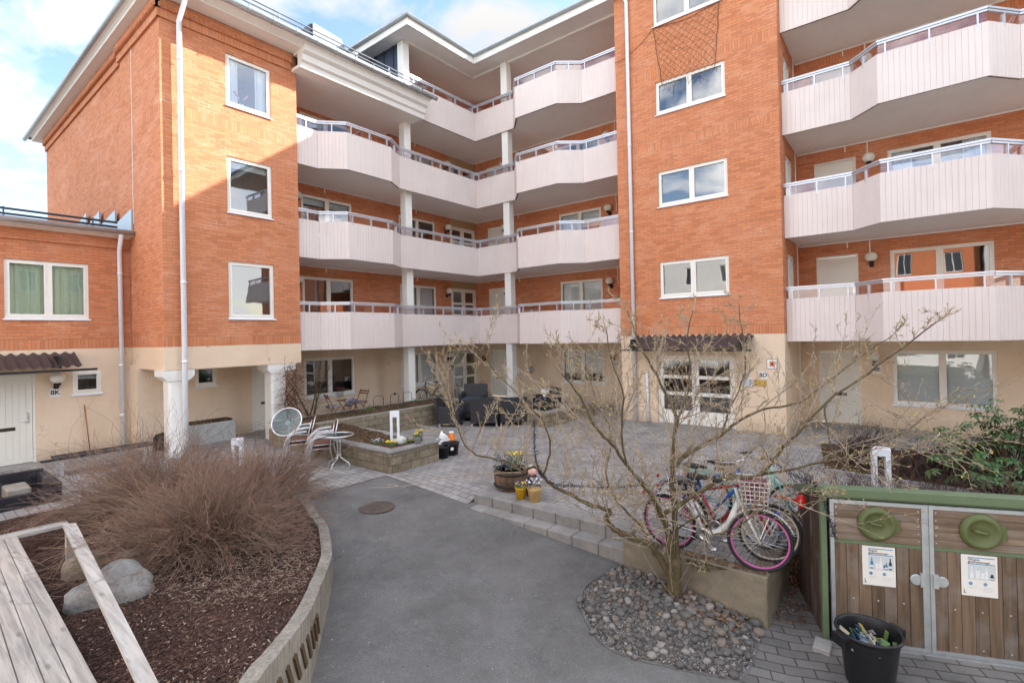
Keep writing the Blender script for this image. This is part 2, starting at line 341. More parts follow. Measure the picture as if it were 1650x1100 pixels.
def m_bark(name, c, c2, sc=18):
    t = NT(name); P = t.obj(); g = t.noise(t.scale(P, (1, 1, .35)), sc, 6, .7); l = t.noise(P, 9, 5, .7)
    col = t.mix(t.ramp(g, .3, .7), var(c, .6), var(c, 1.3)); col = t.mix(t.math('MULTIPLY', t.ramp(l, .48, .68), .7), col, c4(c2))
    t.bump(g, .7, .01); return t.set(col, .9, spec=.15)

def m_twig(name, c, c2):
    t = NT(name); P = t.obj(); g = t.noise(P, 1.3, 4, .6); col = t.mix(t.ramp(g, .35, .65), c4(c), c4(c2))
    k = t.noise(P, 14, 3, .6); col = t.mix(.6, col, t.mix(1.0, col, t.ramp(k, .3, .7, (.5, .5, .5, 1), (1.5, 1.45, 1.4, 1)), 'MULTIPLY'))
    return t.set(col, .8, spec=.25)

def m_leaf(name, c, rough=.4):
    t = NT(name); oi = t.n('ShaderNodeNewGeometry'); r = oi.outputs['Random Per Island']
    col = t.mix(t.ramp(r, 0, 1), var(c, .6), var((c[0] * 1.2, c[1] * 1.1, c[2]), 1.35)); return t.set(col, rough, spec=.4)

M = {}
M['brick'] = m_brick(); M['stucco'] = m_stucco(); M['asphalt'] = m_asphalt()
M['paver'] = m_paver('grey_concrete_paver', .21, .14, (.262, .246, .234), (.342, .324, .308), R(90))
M['paver_low'] = m_paver('dark_concrete_paver', .28, .14, (.135, .128, .123), (.20, .19, .182), R(68), (.075, .07, .062), .009)
M['blocks'] = m_blocks(); M['concrete'] = m_concrete('aged_concrete', (.30, .275, .235)); M['boardcon'] = m_concrete('board_marked_concrete', (.29, .265, .225), True)
M['greycon'] = m_concrete('grey_concrete_edge', (.30, .29, .28)); M['stepcon'] = m_concrete('grey_step_stone', (.28, .262, .245))
M['mulch'] = m_mulch('bark_mulch', (.028, .016, .012), (.075, .04, .03), (.22, .13, .1)); M['soil'] = m_mulch('dry_leafy_soil', (.03, .02, .012), (.085, .055, .032), (.26, .18, .1), 40)
M['gravel'] = m_mulch('fine_gravel', (.075, .07, .065), (.16, .15, .14), (.36, .34, .31), 70)
M['white'] = mottled('white_painted_wood', (.78, .76, .71), .5, 3, .05, .05, 60)
M['frame'] = mottled('cream_window_paint', (.80, .765, .69), .45, 3, .05, .04, 60); M['door'] = mottled('ivory_door_paint', (.74, .705, .62), .45, 3, .05, .04, 60)
M['whitemetal'] = mottled('white_coated_steel', (.75, .77, .80), .35, 4, .05, .03, 60)
t = NT('pale_pink_cladding'); P = t.pos(); col = t.mix(t.ramp(t.noise(P, 1.0, 4, .6), .3, .7), (.68, .585, .545, 1), (.735, .645, .605, 1))
col = t.mix(t.math('MULTIPLY', t.ramp(t.noise(t.scale(P, (10, 10, .5)), 1.2, 4, .65), .53, .75), .22), col, (.50, .40, .36, 1)); col = t.mix(t.math('MULTIPLY', t.ramp(t.noise(t.scale(P, (6, 6, 1)), 5, 5, .75), .62, .75), .25), col, (.45, .38, .33, 1)); t.bump(t.noise(P, 70, 3), .05, .004); M['panel'] = t.set(col, .55, spec=.35)
M['soffit'] = mottled('grey_white_soffit_board', (.82, .805, .775), .8, 1.0, .06, .1, 60, world=True)
M['darkedge'] = mottled('brown_edge_trim', (.10, .085, .07), .7); M['rail'] = mottled('grey_anodised_aluminium', (.56, .57, .60), .35, 3, .06, 0, metal=.5)
M['alum'] = mottled('brushed_aluminium', (.72, .72, .72), .32, 8, .08, 0, metal=.85); M['galv'] = mottled('galvanised_steel', (.50, .53, .54), .42, 14, .16, .05, 60, metal=.6)
M['roof'] = mottled('dark_sheet_metal', (.055, .065, .08), .35, 2, .15, .05, 20, metal=.3); M['zinc'] = mottled('grey_zinc_sheet', (.42, .46, .48), .4, 2, .12, .05, 20, metal=.5)
M['cladding'] = mottled('blue_black_sheet_cladding', (.028, .037, .062), .45, 2, .2, .05, 10)
M['corr'] = mottled('brown_corrugated_sheet', (.058, .044, .044), .5, 8, .35, .1, 60); M['black'] = mottled('black_plastic', (.012, .012, .014), .4, 10, .3, .03, 60)
M['blackpaint'] = m_wood('black_stained_timber', (.022, .021, .026), 0, 1, .6, False); M['glass'] = m_glass(); M['railglass'] = m_glass('tinted_railing_glass', (.86, .80, .84), .8, .05)
M['lampglass'] = mottled('opal_lamp_glass', (.74, .72, .64), .25, 3, .04, 0); M['iron'] = mottled('black_iron', (.014, .012, .012), .5, 10, .2, .05)
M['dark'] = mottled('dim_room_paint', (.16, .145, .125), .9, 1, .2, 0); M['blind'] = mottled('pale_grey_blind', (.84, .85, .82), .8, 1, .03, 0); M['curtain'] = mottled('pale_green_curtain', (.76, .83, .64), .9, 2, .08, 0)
M['sheer'] = mottled('white_curtain', (.8, .81, .81), .9, 2, .05, 0)
# ------------------------------------------------------------------ camera, sky, sun
def make_camera():
    yaw, pit, rol, F, cy = .669375595, .00582566, .0213252, 808.382, 534.3957
    f = V((math.cos(yaw) * math.cos(pit), math.sin(yaw) * math.cos(pit), math.sin(pit)))
    r = f.cross(V((0, 0, 1))).normalized(); d = f.cross(r)
    r2 = r * math.cos(rol) + d * math.sin(rol); d2 = d * math.cos(rol) - r * math.sin(rol)
    cd = bpy.data.cameras.new('camera'); cam = bpy.data.objects.new('camera', cd); COL.objects.link(cam)
    m = Matrix((r2, -d2, -f)).transposed().to_4x4(); m.translation = V((0, 0, 2.78)); cam.matrix_world = m
    cd.sensor_width = 36; cd.lens = F / 1650 * 36; cd.shift_y = -(550 - cy) / 1650; cd.clip_start = .05; cd.clip_end = 2000
    SC.camera = cam
make_camera()
SUN_EL, SUN_AZ = R(32.1), math.atan2(-.917, 1.305)
sv = V((math.cos(SUN_EL) * math.cos(SUN_AZ), math.cos(SUN_EL) * math.sin(SUN_AZ), math.sin(SUN_EL)))
ld = bpy.data.lights.new('sun', 'SUN'); ld.energy = 4.0; ld.angle = R(.6); ld.color = (1, .97, .92)
lo = bpy.data.objects.new('sun', ld); COL.objects.link(lo); lo.rotation_euler = sv.to_track_quat('Z', 'Y').to_euler(); lo.location = (30, -10, 40)

def make_world():
    w = bpy.data.worlds.new('World'); SC.world = w; w.use_nodes = True; t = w.node_tree; t.nodes.clear()
    N = lambda k, **a: [setattr(x, i, j) for x in [t.nodes.new(k)] for i, j in a.items()] and x0[0] if False else t.nodes.new(k)
    out = N('ShaderNodeOutputWorld'); bg = N('ShaderNodeBackground'); t.links.new(bg.outputs[0], out.inputs[0])
    sky = N('ShaderNodeTexSky'); sky.sky_type = 'NISHITA'; sky.sun_disc = False; sky.sun_elevation = SUN_EL; sky.sun_rotation = math.atan2(sv.x, sv.y); sky.air_density = 1.0; sky.dust_density = 1.2; sky.ozone_density = 1.5
    tc = N('ShaderNodeTexCoord'); sp = N('ShaderNodeSeparateXYZ'); t.links.new(tc.outputs['Generated'], sp.inputs[0])
    mx = N('ShaderNodeMath'); mx.operation = 'MAXIMUM'; t.links.new(sp.outputs[2], mx.inputs[0]); mx.inputs[1].default_value = .0
    ad = N('ShaderNodeMath'); ad.operation = 'ADD'; t.links.new(mx.outputs[0], ad.inputs[0]); ad.inputs[1].default_value = .28
    dx = N('ShaderNodeMath'); dx.operation = 'DIVIDE'; t.links.new(sp.outputs[0], dx.inputs[0]); t.links.new(ad.outputs[0], dx.inputs[1])
    dy = N('ShaderNodeMath'); dy.operation = 'DIVIDE'; t.links.new(sp.outputs[1], dy.inputs[0]); t.links.new(ad.outputs[0], dy.inputs[1])
    cb = N('ShaderNodeCombineXYZ'); t.links.new(dx.outputs[0], cb.inputs[0]); t.links.new(dy.outputs[0], cb.inputs[1])
    n1 = N('ShaderNodeTexNoise'); n1.inputs['Scale'].default_value = 3.6; n1.inputs['Detail'].default_value = 9; n1.inputs['Roughness'].default_value = .58; n1.inputs['Distortion'].default_value = .35; t.links.new(cb.outputs[0], n1.inputs['Vector'])
    n2 = N('ShaderNodeTexNoise'); n2.inputs['Scale'].default_value = 1.1; n2.inputs['Detail'].default_value = 3; t.links.new(cb.outputs[0], n2.inputs['Vector'])
    m2 = N('ShaderNodeMath'); m2.operation = 'MULTIPLY_ADD'; t.links.new(n2.outputs['Fac'], m2.inputs[0]); m2.inputs[1].default_value = .5; t.links.new(n1.outputs['Fac'], m2.inputs[2])
    rp = N('ShaderNodeValToRGB'); e = rp.color_ramp.elements; e[0].position = .70; e[1].position = .87; e[0].color = (.0, .0, .0, 1); e[1].color = (1, 1, 1, 1); t.links.new(m2.outputs[0], rp.inputs[0])
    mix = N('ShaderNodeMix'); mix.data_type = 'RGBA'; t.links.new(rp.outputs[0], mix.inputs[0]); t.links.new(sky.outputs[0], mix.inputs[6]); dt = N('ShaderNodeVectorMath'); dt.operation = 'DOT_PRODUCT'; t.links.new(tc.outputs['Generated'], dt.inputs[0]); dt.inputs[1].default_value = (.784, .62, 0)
    gr = N('ShaderNodeMath'); gr.operation = 'MULTIPLY_ADD'; t.links.new(dt.outputs['Value'], gr.inputs[0]); gr.inputs[1].default_value = -.72; gr.inputs[2].default_value = .88  # clouds made brighter behind the camera to fill the facades, dimmer in view
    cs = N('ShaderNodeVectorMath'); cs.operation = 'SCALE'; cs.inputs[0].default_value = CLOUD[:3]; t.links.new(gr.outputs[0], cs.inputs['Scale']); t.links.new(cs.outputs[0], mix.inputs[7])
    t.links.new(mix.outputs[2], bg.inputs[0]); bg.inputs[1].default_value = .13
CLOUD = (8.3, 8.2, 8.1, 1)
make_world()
SC.view_settings.view_transform = 'Standard'; SC.view_settings.look = 'None'; SC.view_settings.exposure = 1.72; SC.view_settings.gamma = 1
SC.cycles.max_bounces = 9; SC.cycles.diffuse_bounces = 7; SC.cycles.transparent_max_bounces = 12; SC.cycles.glossy_bounces = 3
SC.cycles.use_denoising = True

# ------------------------------------------------------------------ ground
def zas(y):      # asphalt height along the courtyard
    P = [(-40, -.62), (1.0, -.6), (1.3, -.56), (3.2, -.33), (6.1, -.13), (8.45, 0), (60, 0)]
    for (a, b), (c, d) in zip(P, P[1:]):
        if y <= c: return b + (d - b) * (y - a) / (c - a)
    return 0
g = MB(); g.box(-300, 300, -300, 300, -2, -1.25); struct(g.build('ground', M['gravel']))
g = MB(); ys = [-12, -3, 0, 1.0, 1.3, 2, 2.6, 3.2, 4, 4.8, 5.5, 6.1, 7, 7.8, 8.45]
xs = [-8, -4, 0, 2, 4, 5, 6, 6.6, 8.6]
for a, b in zip(ys, ys[1:]):
    for c, d in zip(xs, xs[1:]):
        if c >= 6.0 and b > 1.4 and c >= 6.6: continue
        g.face([(c, a, zas(a)), (d, a, zas(a)), (d, b, zas(b)), (c, b, zas(b))])
struct(g.build('asphalt_road', M['asphalt']))
g = MB()
g.face([(-8, 8.45, .004), (4.6, 8.38, .004), (6.33, 8.32, .004), (6.98, 6.1, .004), (6.48, 6.1, .004), (6.48, 3.02, .004), (6.14, 3.02, .004), (6.14, 1.36, .004), (8.6, 1.36, .004), (8.6, -12, .004), (24, -12, .004), (24, 32, .004), (-8, 32, .004)])
g.face([(6.33, 8.32, .004), (6.30, 6.05, -.126), (6.98, 6.1, .004)])
struct(g.build('paved_terrace', M['paver']))
g = MB(); z = lambda y: zas(y) + .006
pl = [(5.06, 1.36), (5.45, 1.30), (6.2, 1.38), (8.6, 1.38), (8.6, 1.0), (8.6, -9), (4.9, -9), (4.98, .9)]
g.face([(x, y, z(y)) for x, y in pl]); struct(g.build('lower_pavement', M['paver_low']))
# kerb steps between terrace and road
g = MB()
yy = [6.06 - i * .43 for i in range(8)]
for a, b in zip(yy, yy[1:]):
    g.bbox(6.47, 6.80, b + .004, a - .004, -.16, .012, .012)
for a, b in zip(yy, yy[1:]):
    g.bbox(6.20, 6.468, b + .004 - .02, a - .004 - .02, -.45, -.143, .012)
struct(g.build('terrace_step', M['stepcon']))
# manhole
mh = MB(); mh.smooth = False; mh.lathe([(.30, -.05), (.30, .008), (.265, .012), (.26, .004), (.25, .004), (.24, .012), (0, .012)], n=36)
for k in range(5): mh.box(-.2, .2, -.16 + k * .075, -.13 + k * .075, .012, .018)
tag(mh.build('manhole_cover', mottled('rusty_cast_iron', (.10, .075, .06), .75, 14, .35, .3, 60), loc=(5.18, 7.08, zas(7.08) + .004)), 'round rusty iron manhole cover in the asphalt near the paving edge', 'manhole cover')

# ------------------------------------------------------------------ apartment building
APT = thing('apartment_building', 'orange brick apartment block with pale pink balconies wrapped around an inner corner', 'apartment building', (7.6, 13.8, 0))
def P_(mb, name, mat, par=None):
    o = mb.build(name, mat)
    par = par or APT
    o.parent = par
    if par.type == 'EMPTY': o.matrix_parent_inverse = Matrix.Translation(-par.location)
    return o
FX = lambda y: Fr((0, y, 0), (1, 0, 0), (0, -1, 0))      # wall facing -Y : u = x
FY = lambda x: Fr((x, 0, 0), (0, -1, 0), (-1, 0, 0))     # wall facing -X : u = -y

def window(par, fr, u0, u1, z0, z1, panes=2, back='blind', d=.10, mat='frame', sill=True, split=.5, cov=1.0, n0=0):
    f = MB(); w = .055; e = n0
    def fb(a, b, c, g_, n_a=-d, n_b=-d + .06): fr.box(f, a, b, c, g_, e + n_a, e + n_b)
    fb(u0, u0 + w, z0, z1); fb(u1 - w, u1, z0, z1); fb(u0 + w, u1 - w, z1 - w, z1); fb(u0 + w, u1 - w, z0, z0 + w)
    us = [u0 + w] + ([u0 + (u1 - u0) * split] if panes == 2 else []) + [u1 - w]
    if panes == 2: m = us[1]; fb(m - .035, m + .035, z0 + w, z1 - w)
    cells = []
    for i in range(len(us) - 1):
        a = us[i] + (.035 if i else 0); b = us[i + 1] - (.035 if i < len(us) - 2 else 0); c = z0 + w; g_ = z1 - w; s = .038
        fb(a, a + s, c, g_, -d + .005, -d + .075); fb(b - s, b, c, g_, -d + .005, -d + .075); fb(a + s, b - s, g_ - s, g_, -d + .005, -d + .075); fb(a + s, b - s, c, c + s * 1.5, -d + .005, -d + .075)
        cells.append((a + s, b - s, c + s * 1.5, g_ - s))
    W = P_(f, 'window', M[mat], par)
    q = MB()
    for a, b, c, g_ in cells: q.face([fr.P(a, c, e - d + .03), fr.P(b, c, e - d + .03), fr.P(b, g_, e - d + .03), fr.P(a, g_, e - d + .03)])
    P_(q, 'pane', M['glass'], W)
    if sill:
        s_ = MB(); fr.prism(s_, [(e - d + .06, z0 - .005), (e - d + .06, z0 + .02), (e + .045, z0 - .012), (e + .045, z0 - .035), (e + .03, z0 - .035), (e + .03, z0 - .02)], u0 - .03, u1 + .03); P_(s_, 'sill', M['whitemetal'], W)
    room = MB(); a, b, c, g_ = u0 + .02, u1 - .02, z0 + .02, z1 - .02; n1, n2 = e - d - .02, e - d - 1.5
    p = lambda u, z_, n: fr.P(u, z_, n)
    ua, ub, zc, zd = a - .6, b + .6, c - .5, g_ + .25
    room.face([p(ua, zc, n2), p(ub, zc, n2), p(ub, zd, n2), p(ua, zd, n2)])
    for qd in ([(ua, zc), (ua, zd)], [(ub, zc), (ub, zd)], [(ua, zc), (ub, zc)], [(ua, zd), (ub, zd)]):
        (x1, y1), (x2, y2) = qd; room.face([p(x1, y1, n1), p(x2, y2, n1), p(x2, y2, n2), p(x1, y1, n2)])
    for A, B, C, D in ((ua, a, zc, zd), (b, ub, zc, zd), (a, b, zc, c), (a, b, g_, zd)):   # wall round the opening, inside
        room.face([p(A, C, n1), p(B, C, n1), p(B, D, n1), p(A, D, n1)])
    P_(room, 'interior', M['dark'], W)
    if back in ('blind', 'sheer', 'curtain'):
        bl = MB(); bl.smooth = back != 'blind'; n = e - d - .07; zb = g_ - (g_ - c) * cov
        if back == 'blind':
            for ca, cb, cc, cd in cells:
                zl = cd - (cd - cc) * cov; k = int((cd - zl) / .035) + 1
                for i in range(k):
                    za = cd - (cd - zl) * i / k; zb_ = cd - (cd - zl) * (i + 1) / k
                    bl.face([fr.P(ca - .02, zb_, n + .004), fr.P(cb + .02, zb_, n + .004), fr.P(cb + .02, za, n - .008), fr.P(ca - .02, za, n - .008)])
        else:
            k = int((b - a) / .03); amp = .022; spans = [(0, k)] if cov >= 1 else [(0, int(k * cov / 2)), (k - int(k * cov / 2), k)]
            for s0, s1 in spans:
                for i in range(s0, s1):
                    x1, x2 = a + (b - a) * i / k, a + (b - a) * (i + 1) / k
                    o1 = amp * math.sin(x1 * 47) + .5 * amp * math.sin(x1 * 91 + 1); o2 = amp * math.sin(x2 * 47) + .5 * amp * math.sin(x2 * 91 + 1)
                    bl.face([fr.P(x1, c, n + o1), fr.P(x2, c, n + o2), fr.P(x2, g_, n + o2), fr.P(x1, g_, n + o1)])
        P_(bl, 'blind' if back == 'blind' else 'curtain', M[back], W)
    return W

def plain_door(par, fr, u0, u1, z0, z1, hinge=0, slot=True, n0=-.06):
    f = MB(); w = .05
    fr.box(f, u0, u0 + w, z0, z1, n0 - .02, n0 + .045); fr.box(f, u1 - w, u1, z0, z1, n0 - .02, n0 + .045); fr.box(f, u0 + w, u1 - w, z1 - w, z1, n0 - .02, n0 + .045)
    a, b = u0 + w + .004, u1 - w - .004; k = 8
    for i in range(k):      # tongued boards
        x1 = a + (b - a) * i / k; x2 = a + (b - a) * (i + 1) / k
        fr.box(f, x1 + .003, x2 - .003, z0 + .12, z1 - .19, n0 - .02, n0 + .014)
    fr.box(f, a, b, z0 + .02, z1 - w - .006, n0 - .03, n0 + .006); fr.box(f, a, b, z1 - .188, z1 - w - .008, n0 - .02, n0 + .014)
    D = P_(f, 'door', M['door'], par)
    h = MB(); hu = b - .07 if hinge == 0 else a + .07; s = -1 if hinge == 0 else 1
    fr.box(h, hu - .02, hu + .02, z0 + .93, z0 + 1.12, n0 + .014, n0 + .022); h.tube([fr.P(hu, z0 + 1.0, n0 + .02), fr.P(hu, z0 + 1.0, n0 + .06), fr.P(hu + s * .12, z0 + 1.0, n0 + .065)], .01, 6)
    h.tube([fr.P(hu, z0 + 1.17, n0 + .014), fr.P(hu, z0 + 1.17, n0 + .035)], .028, 10); P_(h, 'handle', M['alum'], D)
    if slot:
        m = MB(); c = (a + b) / 2; fr.box(m, c - .16, c + .16, z0 + .8, z0 + .88, n0 + .014, n0 + .022); P_(m, 'letter_slot', mottled('bronze_letter_slot', (.06, .045, .035), .5) if 'slot' not in M else M['slot'], D)
    return D
M['slot'] = mottled('bronze_letter_slot', (.06, .045, .035), .5, metal=.5)

def glazed_door(par, fr, u0, u1, z0, z1, rows=3, back='dark', n0=-.06):
    f = MB(); w = .06; m = (u0 + u1) / 2; q = MB()
    def fb(a, b, c, e, na=-.02, nb=.05): fr.box(f, a, b, c, e, n0 + na, n0 + nb)
    fb(u0, u0 + w, z0, z1); fb(u1 - w, u1, z0, z1); fb(u0 + w, u1 - w, z1 - w, z1)
    for a, b in ((u0 + w, m - .004), (m + .004, u1 - w)):
        s = .10; fb(a + .003, a + s, z0 + .015, z1 - w - .005, -.02, .035); fb(b - s, b - .003, z0 + .015, z1 - w - .005, -.02, .035)
        zb = z0 + .42; H = (z1 - w - .09 - zb) / rows
        fb(a + s, b - s, z0 + .015, zb, -.02, .03); fb(a + s, b - s, z1 - w - .09, z1 - w - .005, -.02, .035)
        for r in range(1, rows): fb(a + s, b - s, zb + H * r - .05, zb + H * r + .05, -.02, .035)
        for r in range(rows):
            c, e = zb + H * r + (.05 if r else 0), zb + H * (r + 1) - (.05 if r < rows - 1 else 0)
            q.face([fr.P(a + s, c, n0), fr.P(b - s, c, n0), fr.P(b - s, e, n0), fr.P(a + s, e, n0)])
    D = P_(f, 'entrance_door', M['frame'], par); P_(q, 'pane', M['glass'], D)
    h = MB()
    for s in (-.07, .07): h.tube([fr.P(m + s, z0 + .95, n0 + .03), fr.P(m + s, z0 + .95, n0 + .08), fr.P(m + s, z0 + 1.2, n0 + .08), fr.P(m + s, z0 + 1.2, n0 + .03)], .011, 6)
    P_(h, 'handle', M['alum'], D)
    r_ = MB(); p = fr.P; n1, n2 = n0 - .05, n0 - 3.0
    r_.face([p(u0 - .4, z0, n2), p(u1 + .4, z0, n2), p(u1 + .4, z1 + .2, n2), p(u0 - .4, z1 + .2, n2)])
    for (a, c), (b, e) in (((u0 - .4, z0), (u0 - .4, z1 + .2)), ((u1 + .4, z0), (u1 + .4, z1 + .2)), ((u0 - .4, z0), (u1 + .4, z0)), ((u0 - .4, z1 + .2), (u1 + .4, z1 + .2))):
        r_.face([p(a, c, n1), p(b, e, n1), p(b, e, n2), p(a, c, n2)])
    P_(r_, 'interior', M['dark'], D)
    if back == 'blind':
        bl = MB(); bl.face([p(u0 + w, z0 + .2, n0 - .05), p(m, z0 + .2, n0 - .05), p(m, z1 - w, n0 - .05), p(u0 + w, z1 - w, n0 - .05)]); P_(bl, 'blind', M['blind'], D)
    return D

ST = 2.75
LV = [0, ST, 2 * ST, 3 * ST, 4 * ST]
# ---- left stair tower
br = MB(); sc = MB(); F1 = FX(13.82); FS = FY(4.2); FS2 = FY(4.26)
w1 = [(5.66, 6.85, 3.36, 4.85), (5.67, 6.84, 6.13, 7.60), (5.68, 6.85, 8.93, 10.29)]
F1.wall(br, 4.2, 7.6, 2.66, 10.95, w1, .11); F1.wall(sc, 4.2, 7.6, 2.10, 2.66)
FS.wall(br, -16.92, -13.82, 2.66, 10.95); FS.wall(sc, -17.0, -13.82, 2.10, 2.66); FS2.wall(br, -27.0, -17.08, 2.66, 10.95)
for q in (((4.2, 16.92), (4.34, 16.92)), ((4.34, 16.92), (4.34, 17.08)), ((4.34, 17.08), (4.26, 17.08))): br.face([(*q[0], 2.66), (*q[1], 2.66), (*q[1], 10.95), (*q[0], 10.95)])
FR_ = Fr((7.6, 0, 0), (0, 1, 0), (1, 0, 0)); FR_.wall(br, 13.82, 15.74, 2.66, 10.95); FR_.wall(sc, 13.82, 15.74, 2.1, 2.66)
sc.face([(4.2, 13.82, 2.1), (7.6, 13.82, 2.1), (7.6, 16.3, 2.1), (4.2, 16.3, 2.1)])
# projecting brick band under the eaves
F1.box(br, 4.14, 7.42, 10.50, 10.70, .003, .055); F1.box(br, 4.10, 7.46, 10.70, 10.95, .003, .11)
FS.box(br, -17.0, -13.76, 10.50, 10.70, .003, .055); FS.box(br, -17.0, -13.71, 10.70, 10.95, .003, .11); FS2.box(br, -27.0, -17.004, 10.50, 10.70, .003, .055); FS2.box(br, -27.0, -17.004, 10.70, 10.95, .003, .11)
k = 4.16
while k < 7.40: F1.box(br, k, k + .055, 10.70, 10.80, .111, .135); k += .11
k = -26.9
while k < -13.8: (FS if k > -17 else FS2).box(br, k, k + .055, 10.70, 10.80, .111, .135); k += .11
# ---- recesses: back walls (left arm faces -Y, right arm faces -X)
FB = FX(15.74); FC = FY(17.29); FW = FY(17.25)
hl = []; hr = []; hw = []
for i, z in enumerate(LV):
    if i < 4:
        hl += [(8.75, 10.70, .80 + z, 2.13 + z)] if i < 4 else []
        hl += [(12.82, 14.77, .80 + z, 2.13 + z), (15.64, 17.26, z + .02, 2.13 + z)]
    if i < 5:
        hr += [(-14.97, -14.03, z + .02, 2.13 + z), (-11.13, -9.20, .80 + z, 2.13 + z)]
        hw += [(-2.11, -1.09, z + .02, 2.12 + z), (-.37, 1.71, .65 + z, 2.12 + z)]
FB.wall(sc, 7.6, 17.29, 0, 2.45, [h for h in hl if h[3] < 2.5], .11); FB.wall(br, 7.6, 11.85, 2.45, 10.9, [h for h in hl if h[3] > 2.5 and h[0] < 11 and h[3] < 11], .11); FB.wall(br, 11.85, 17.29, 2.45, 13.45, [h for h in hl if h[3] > 2.5 and h[0] > 12], .11)
FC.wall(sc, -15.74, -7.21, 0, 2.45, [h for h in hr if h[3] < 2.5], .11); FC.wall(br, -15.74, -7.21, 2.45, 13.45, [h for h in hr if h[3] > 2.5], .11)
FW.wall(sc, -2.56, 9, 0, 2.45, [h for h in hw if h[3] < 2.5], .11); FW.wall(br, -2.56, 9, 2.45, 16.2, [h for h in hw if h[3] > 2.5], .11)
# ---- right stair tower
FT = FY(14.73); wt = [(-5.89, -3.90, 3.79, 4.87), (-5.88, -3.88, 6.54, 7.60), (-5.90, -3.89, 9.33, 10.32), (-5.92, -3.90, 12.03, 13.02)]
FT.wall(br, -7.21, -2.56, 2.66, 13.5, wt, .11); FT.wall(sc, -7.21, -2.56, 0, 2.66, [(-6.06, -3.82, -1, 2.06)], .2)
FTs = FX(2.56); sw = [(15.45, 16.45, 3.6 + k * ST - .85, 4.86 + k * ST) for k in range(4)]
FTs.wall(br, 14.73, 17.25, 2.66, 16.2, sw, .11); FTs.wall(sc, 14.73, 17.25, 0, 2.66)
FTn = Fr((0, 7.21, 0), (1, 0, 0), (0, 1, 0)); FTn.wall(br, 14.73, 17.29, 2.66, 13.5); FTn.wall(sc, 14.73, 17.29, 0, 2.66)
# wall behind the left tower at ground level
FU = FX(15.65)
FU.wall(sc, 4.14, 7.95, 0, 2.45, [(5.48, 6.04, 1.50, 2.09), (7.02, 7.90, -1, 2.04)], .1); sc.face([(4.14, 15.65, 0), (4.14, 16.3, 0), (4.14, 16.3, 2.2), (4.14, 15.65, 2.2)])
P_(br, 'brick_wall', M['brick']); P_(sc, 'rendered_wall', M['stucco'])
# sheet-clad end of the top floor
cl = MB()
for i in range(4): cl.box(11.82 + (i % 2) * .0, 11.87, 14.12 + i * .54, 14.12 + i * .54 + .515, 10.9, 13.44); cl.box(11.79, 11.82, 14.12 + i * .54 + .50, 14.12 + i * .54 + .53, 10.9, 13.44)
P_(cl, 'cladding', M['cladding'])

# ---- windows and doors
window(APT, F1, *w1[0], 1, 'dark'); window(APT, F1, *w1[1], 1, 'blind', cov=.12); WO = window(APT, F1, *w1[2], 1, 'sheer', cov=.62)
for i, w in enumerate(wt): window(APT, FT, *w, 2, 'dark', cov=.5)
for i, w in enumerate(sw): window(APT, FTs, *w, 2, 'dark', sill=False)
for i, z in enumerate(LV[:4]):
    if i < 3 or i == 3: window(APT, FB, 8.75, 10.70, .80 + z, 2.13 + z, 2, ['dark', 'dark', 'blind', 'dark'][i], cov=.18)
    window(APT, FB, 12.82, 14.77, .80 + z, 2.13 + z, 2, ['blind', 'blind', 'dark', 'blind'][i], cov=[1, .98, .3, .5][i])
    glazed_door(APT, FB, 15.64, 17.26, z + .02, 2.13 + z, 3, 'blind' if i == 0 else 'dark')
    plain_door(APT, FC, -14.97, -14.03, z + .02, 2.13 + z, 0, i < 2)
    window(APT, FC, -11.13, -9.20, .80 + z, 2.13 + z, 2, ['blind', 'blind', 'blind', 'dark'][i], cov=[.76, .97, .5, .2][i])
    plain_door(APT, FW, -2.11, -1.09, z + .02, 2.12 + z, 0, i < 2)
    window(APT, FW, -.37, 1.71, .65 + z, 2.12 + z, 2, ['blind', 'dark', 'sheer', 'dark'][i], cov=[1, 0, .5, .3][i])
glazed_door(APT, FT, -6.06, -3.82, 0, 2.06, 3, 'dark', -.16)
window(APT, FU, 5.48, 6.04, 1.50, 2.09, 1, 'dark', .08); plain_door(APT, FU, 7.02, 7.90, 0, 2.04, 0)
# beige boarding round the glazed doors on the balconies
M['board'] = mottled('tan_painted_boarding', (.46, .32, .17), .6, 2, .08, .05, 50, world=True)
for z in LV[1:4]:
    bg_ = MB()
    for i in range(17): FB.box(bg_, 15.64 + i * .0965, 15.64 + i * .0965 + .092, z + 2.135, z + 2.44, .0, .02)
    P_(bg_, 'door_boarding', M['board'])

# ---- balconies
def outline_panel(mb, pts, z0, z1, step=.106):
    for (x0, y0), (x1, y1) in zip(pts, pts[1:]):
        d = V((x1 - x0, y1 - y0, 0)); L = d.length; d /= L; o = V((d.y, -d.x, 0)); k = max(1, round(L / step)); prof = []
        for j in range(k):
            a, b = L * j / k, L * (j + 1) / k
            prof += [(a, -.008), (a + .0035, 0), (b - .0035, 0)]
        prof.append((L, -.008))
        P = [V((x0, y0, 0)) + d * s + o * f for s, f in prof]; I = [V((x0, y0, 0)) + d * s - o * .03 for s in (0, L)]
        for A, B in zip(P, P[1:]): mb.face([A + V((0, 0, z0)), B + V((0, 0, z0)), B + V((0, 0, z1)), A + V((0, 0, z1))])
        poly = P + [I[1], I[0]]
        mb.face([p + V((0, 0, z0)) for p in poly]); mb.face([p + V((0, 0, z1)) for p in poly]); mb.face([I[0] + V((0, 0, z0)), I[1] + V((0, 0, z0)), I[1] + V((0, 0, z1)), I[0] + V((0, 0, z1))])
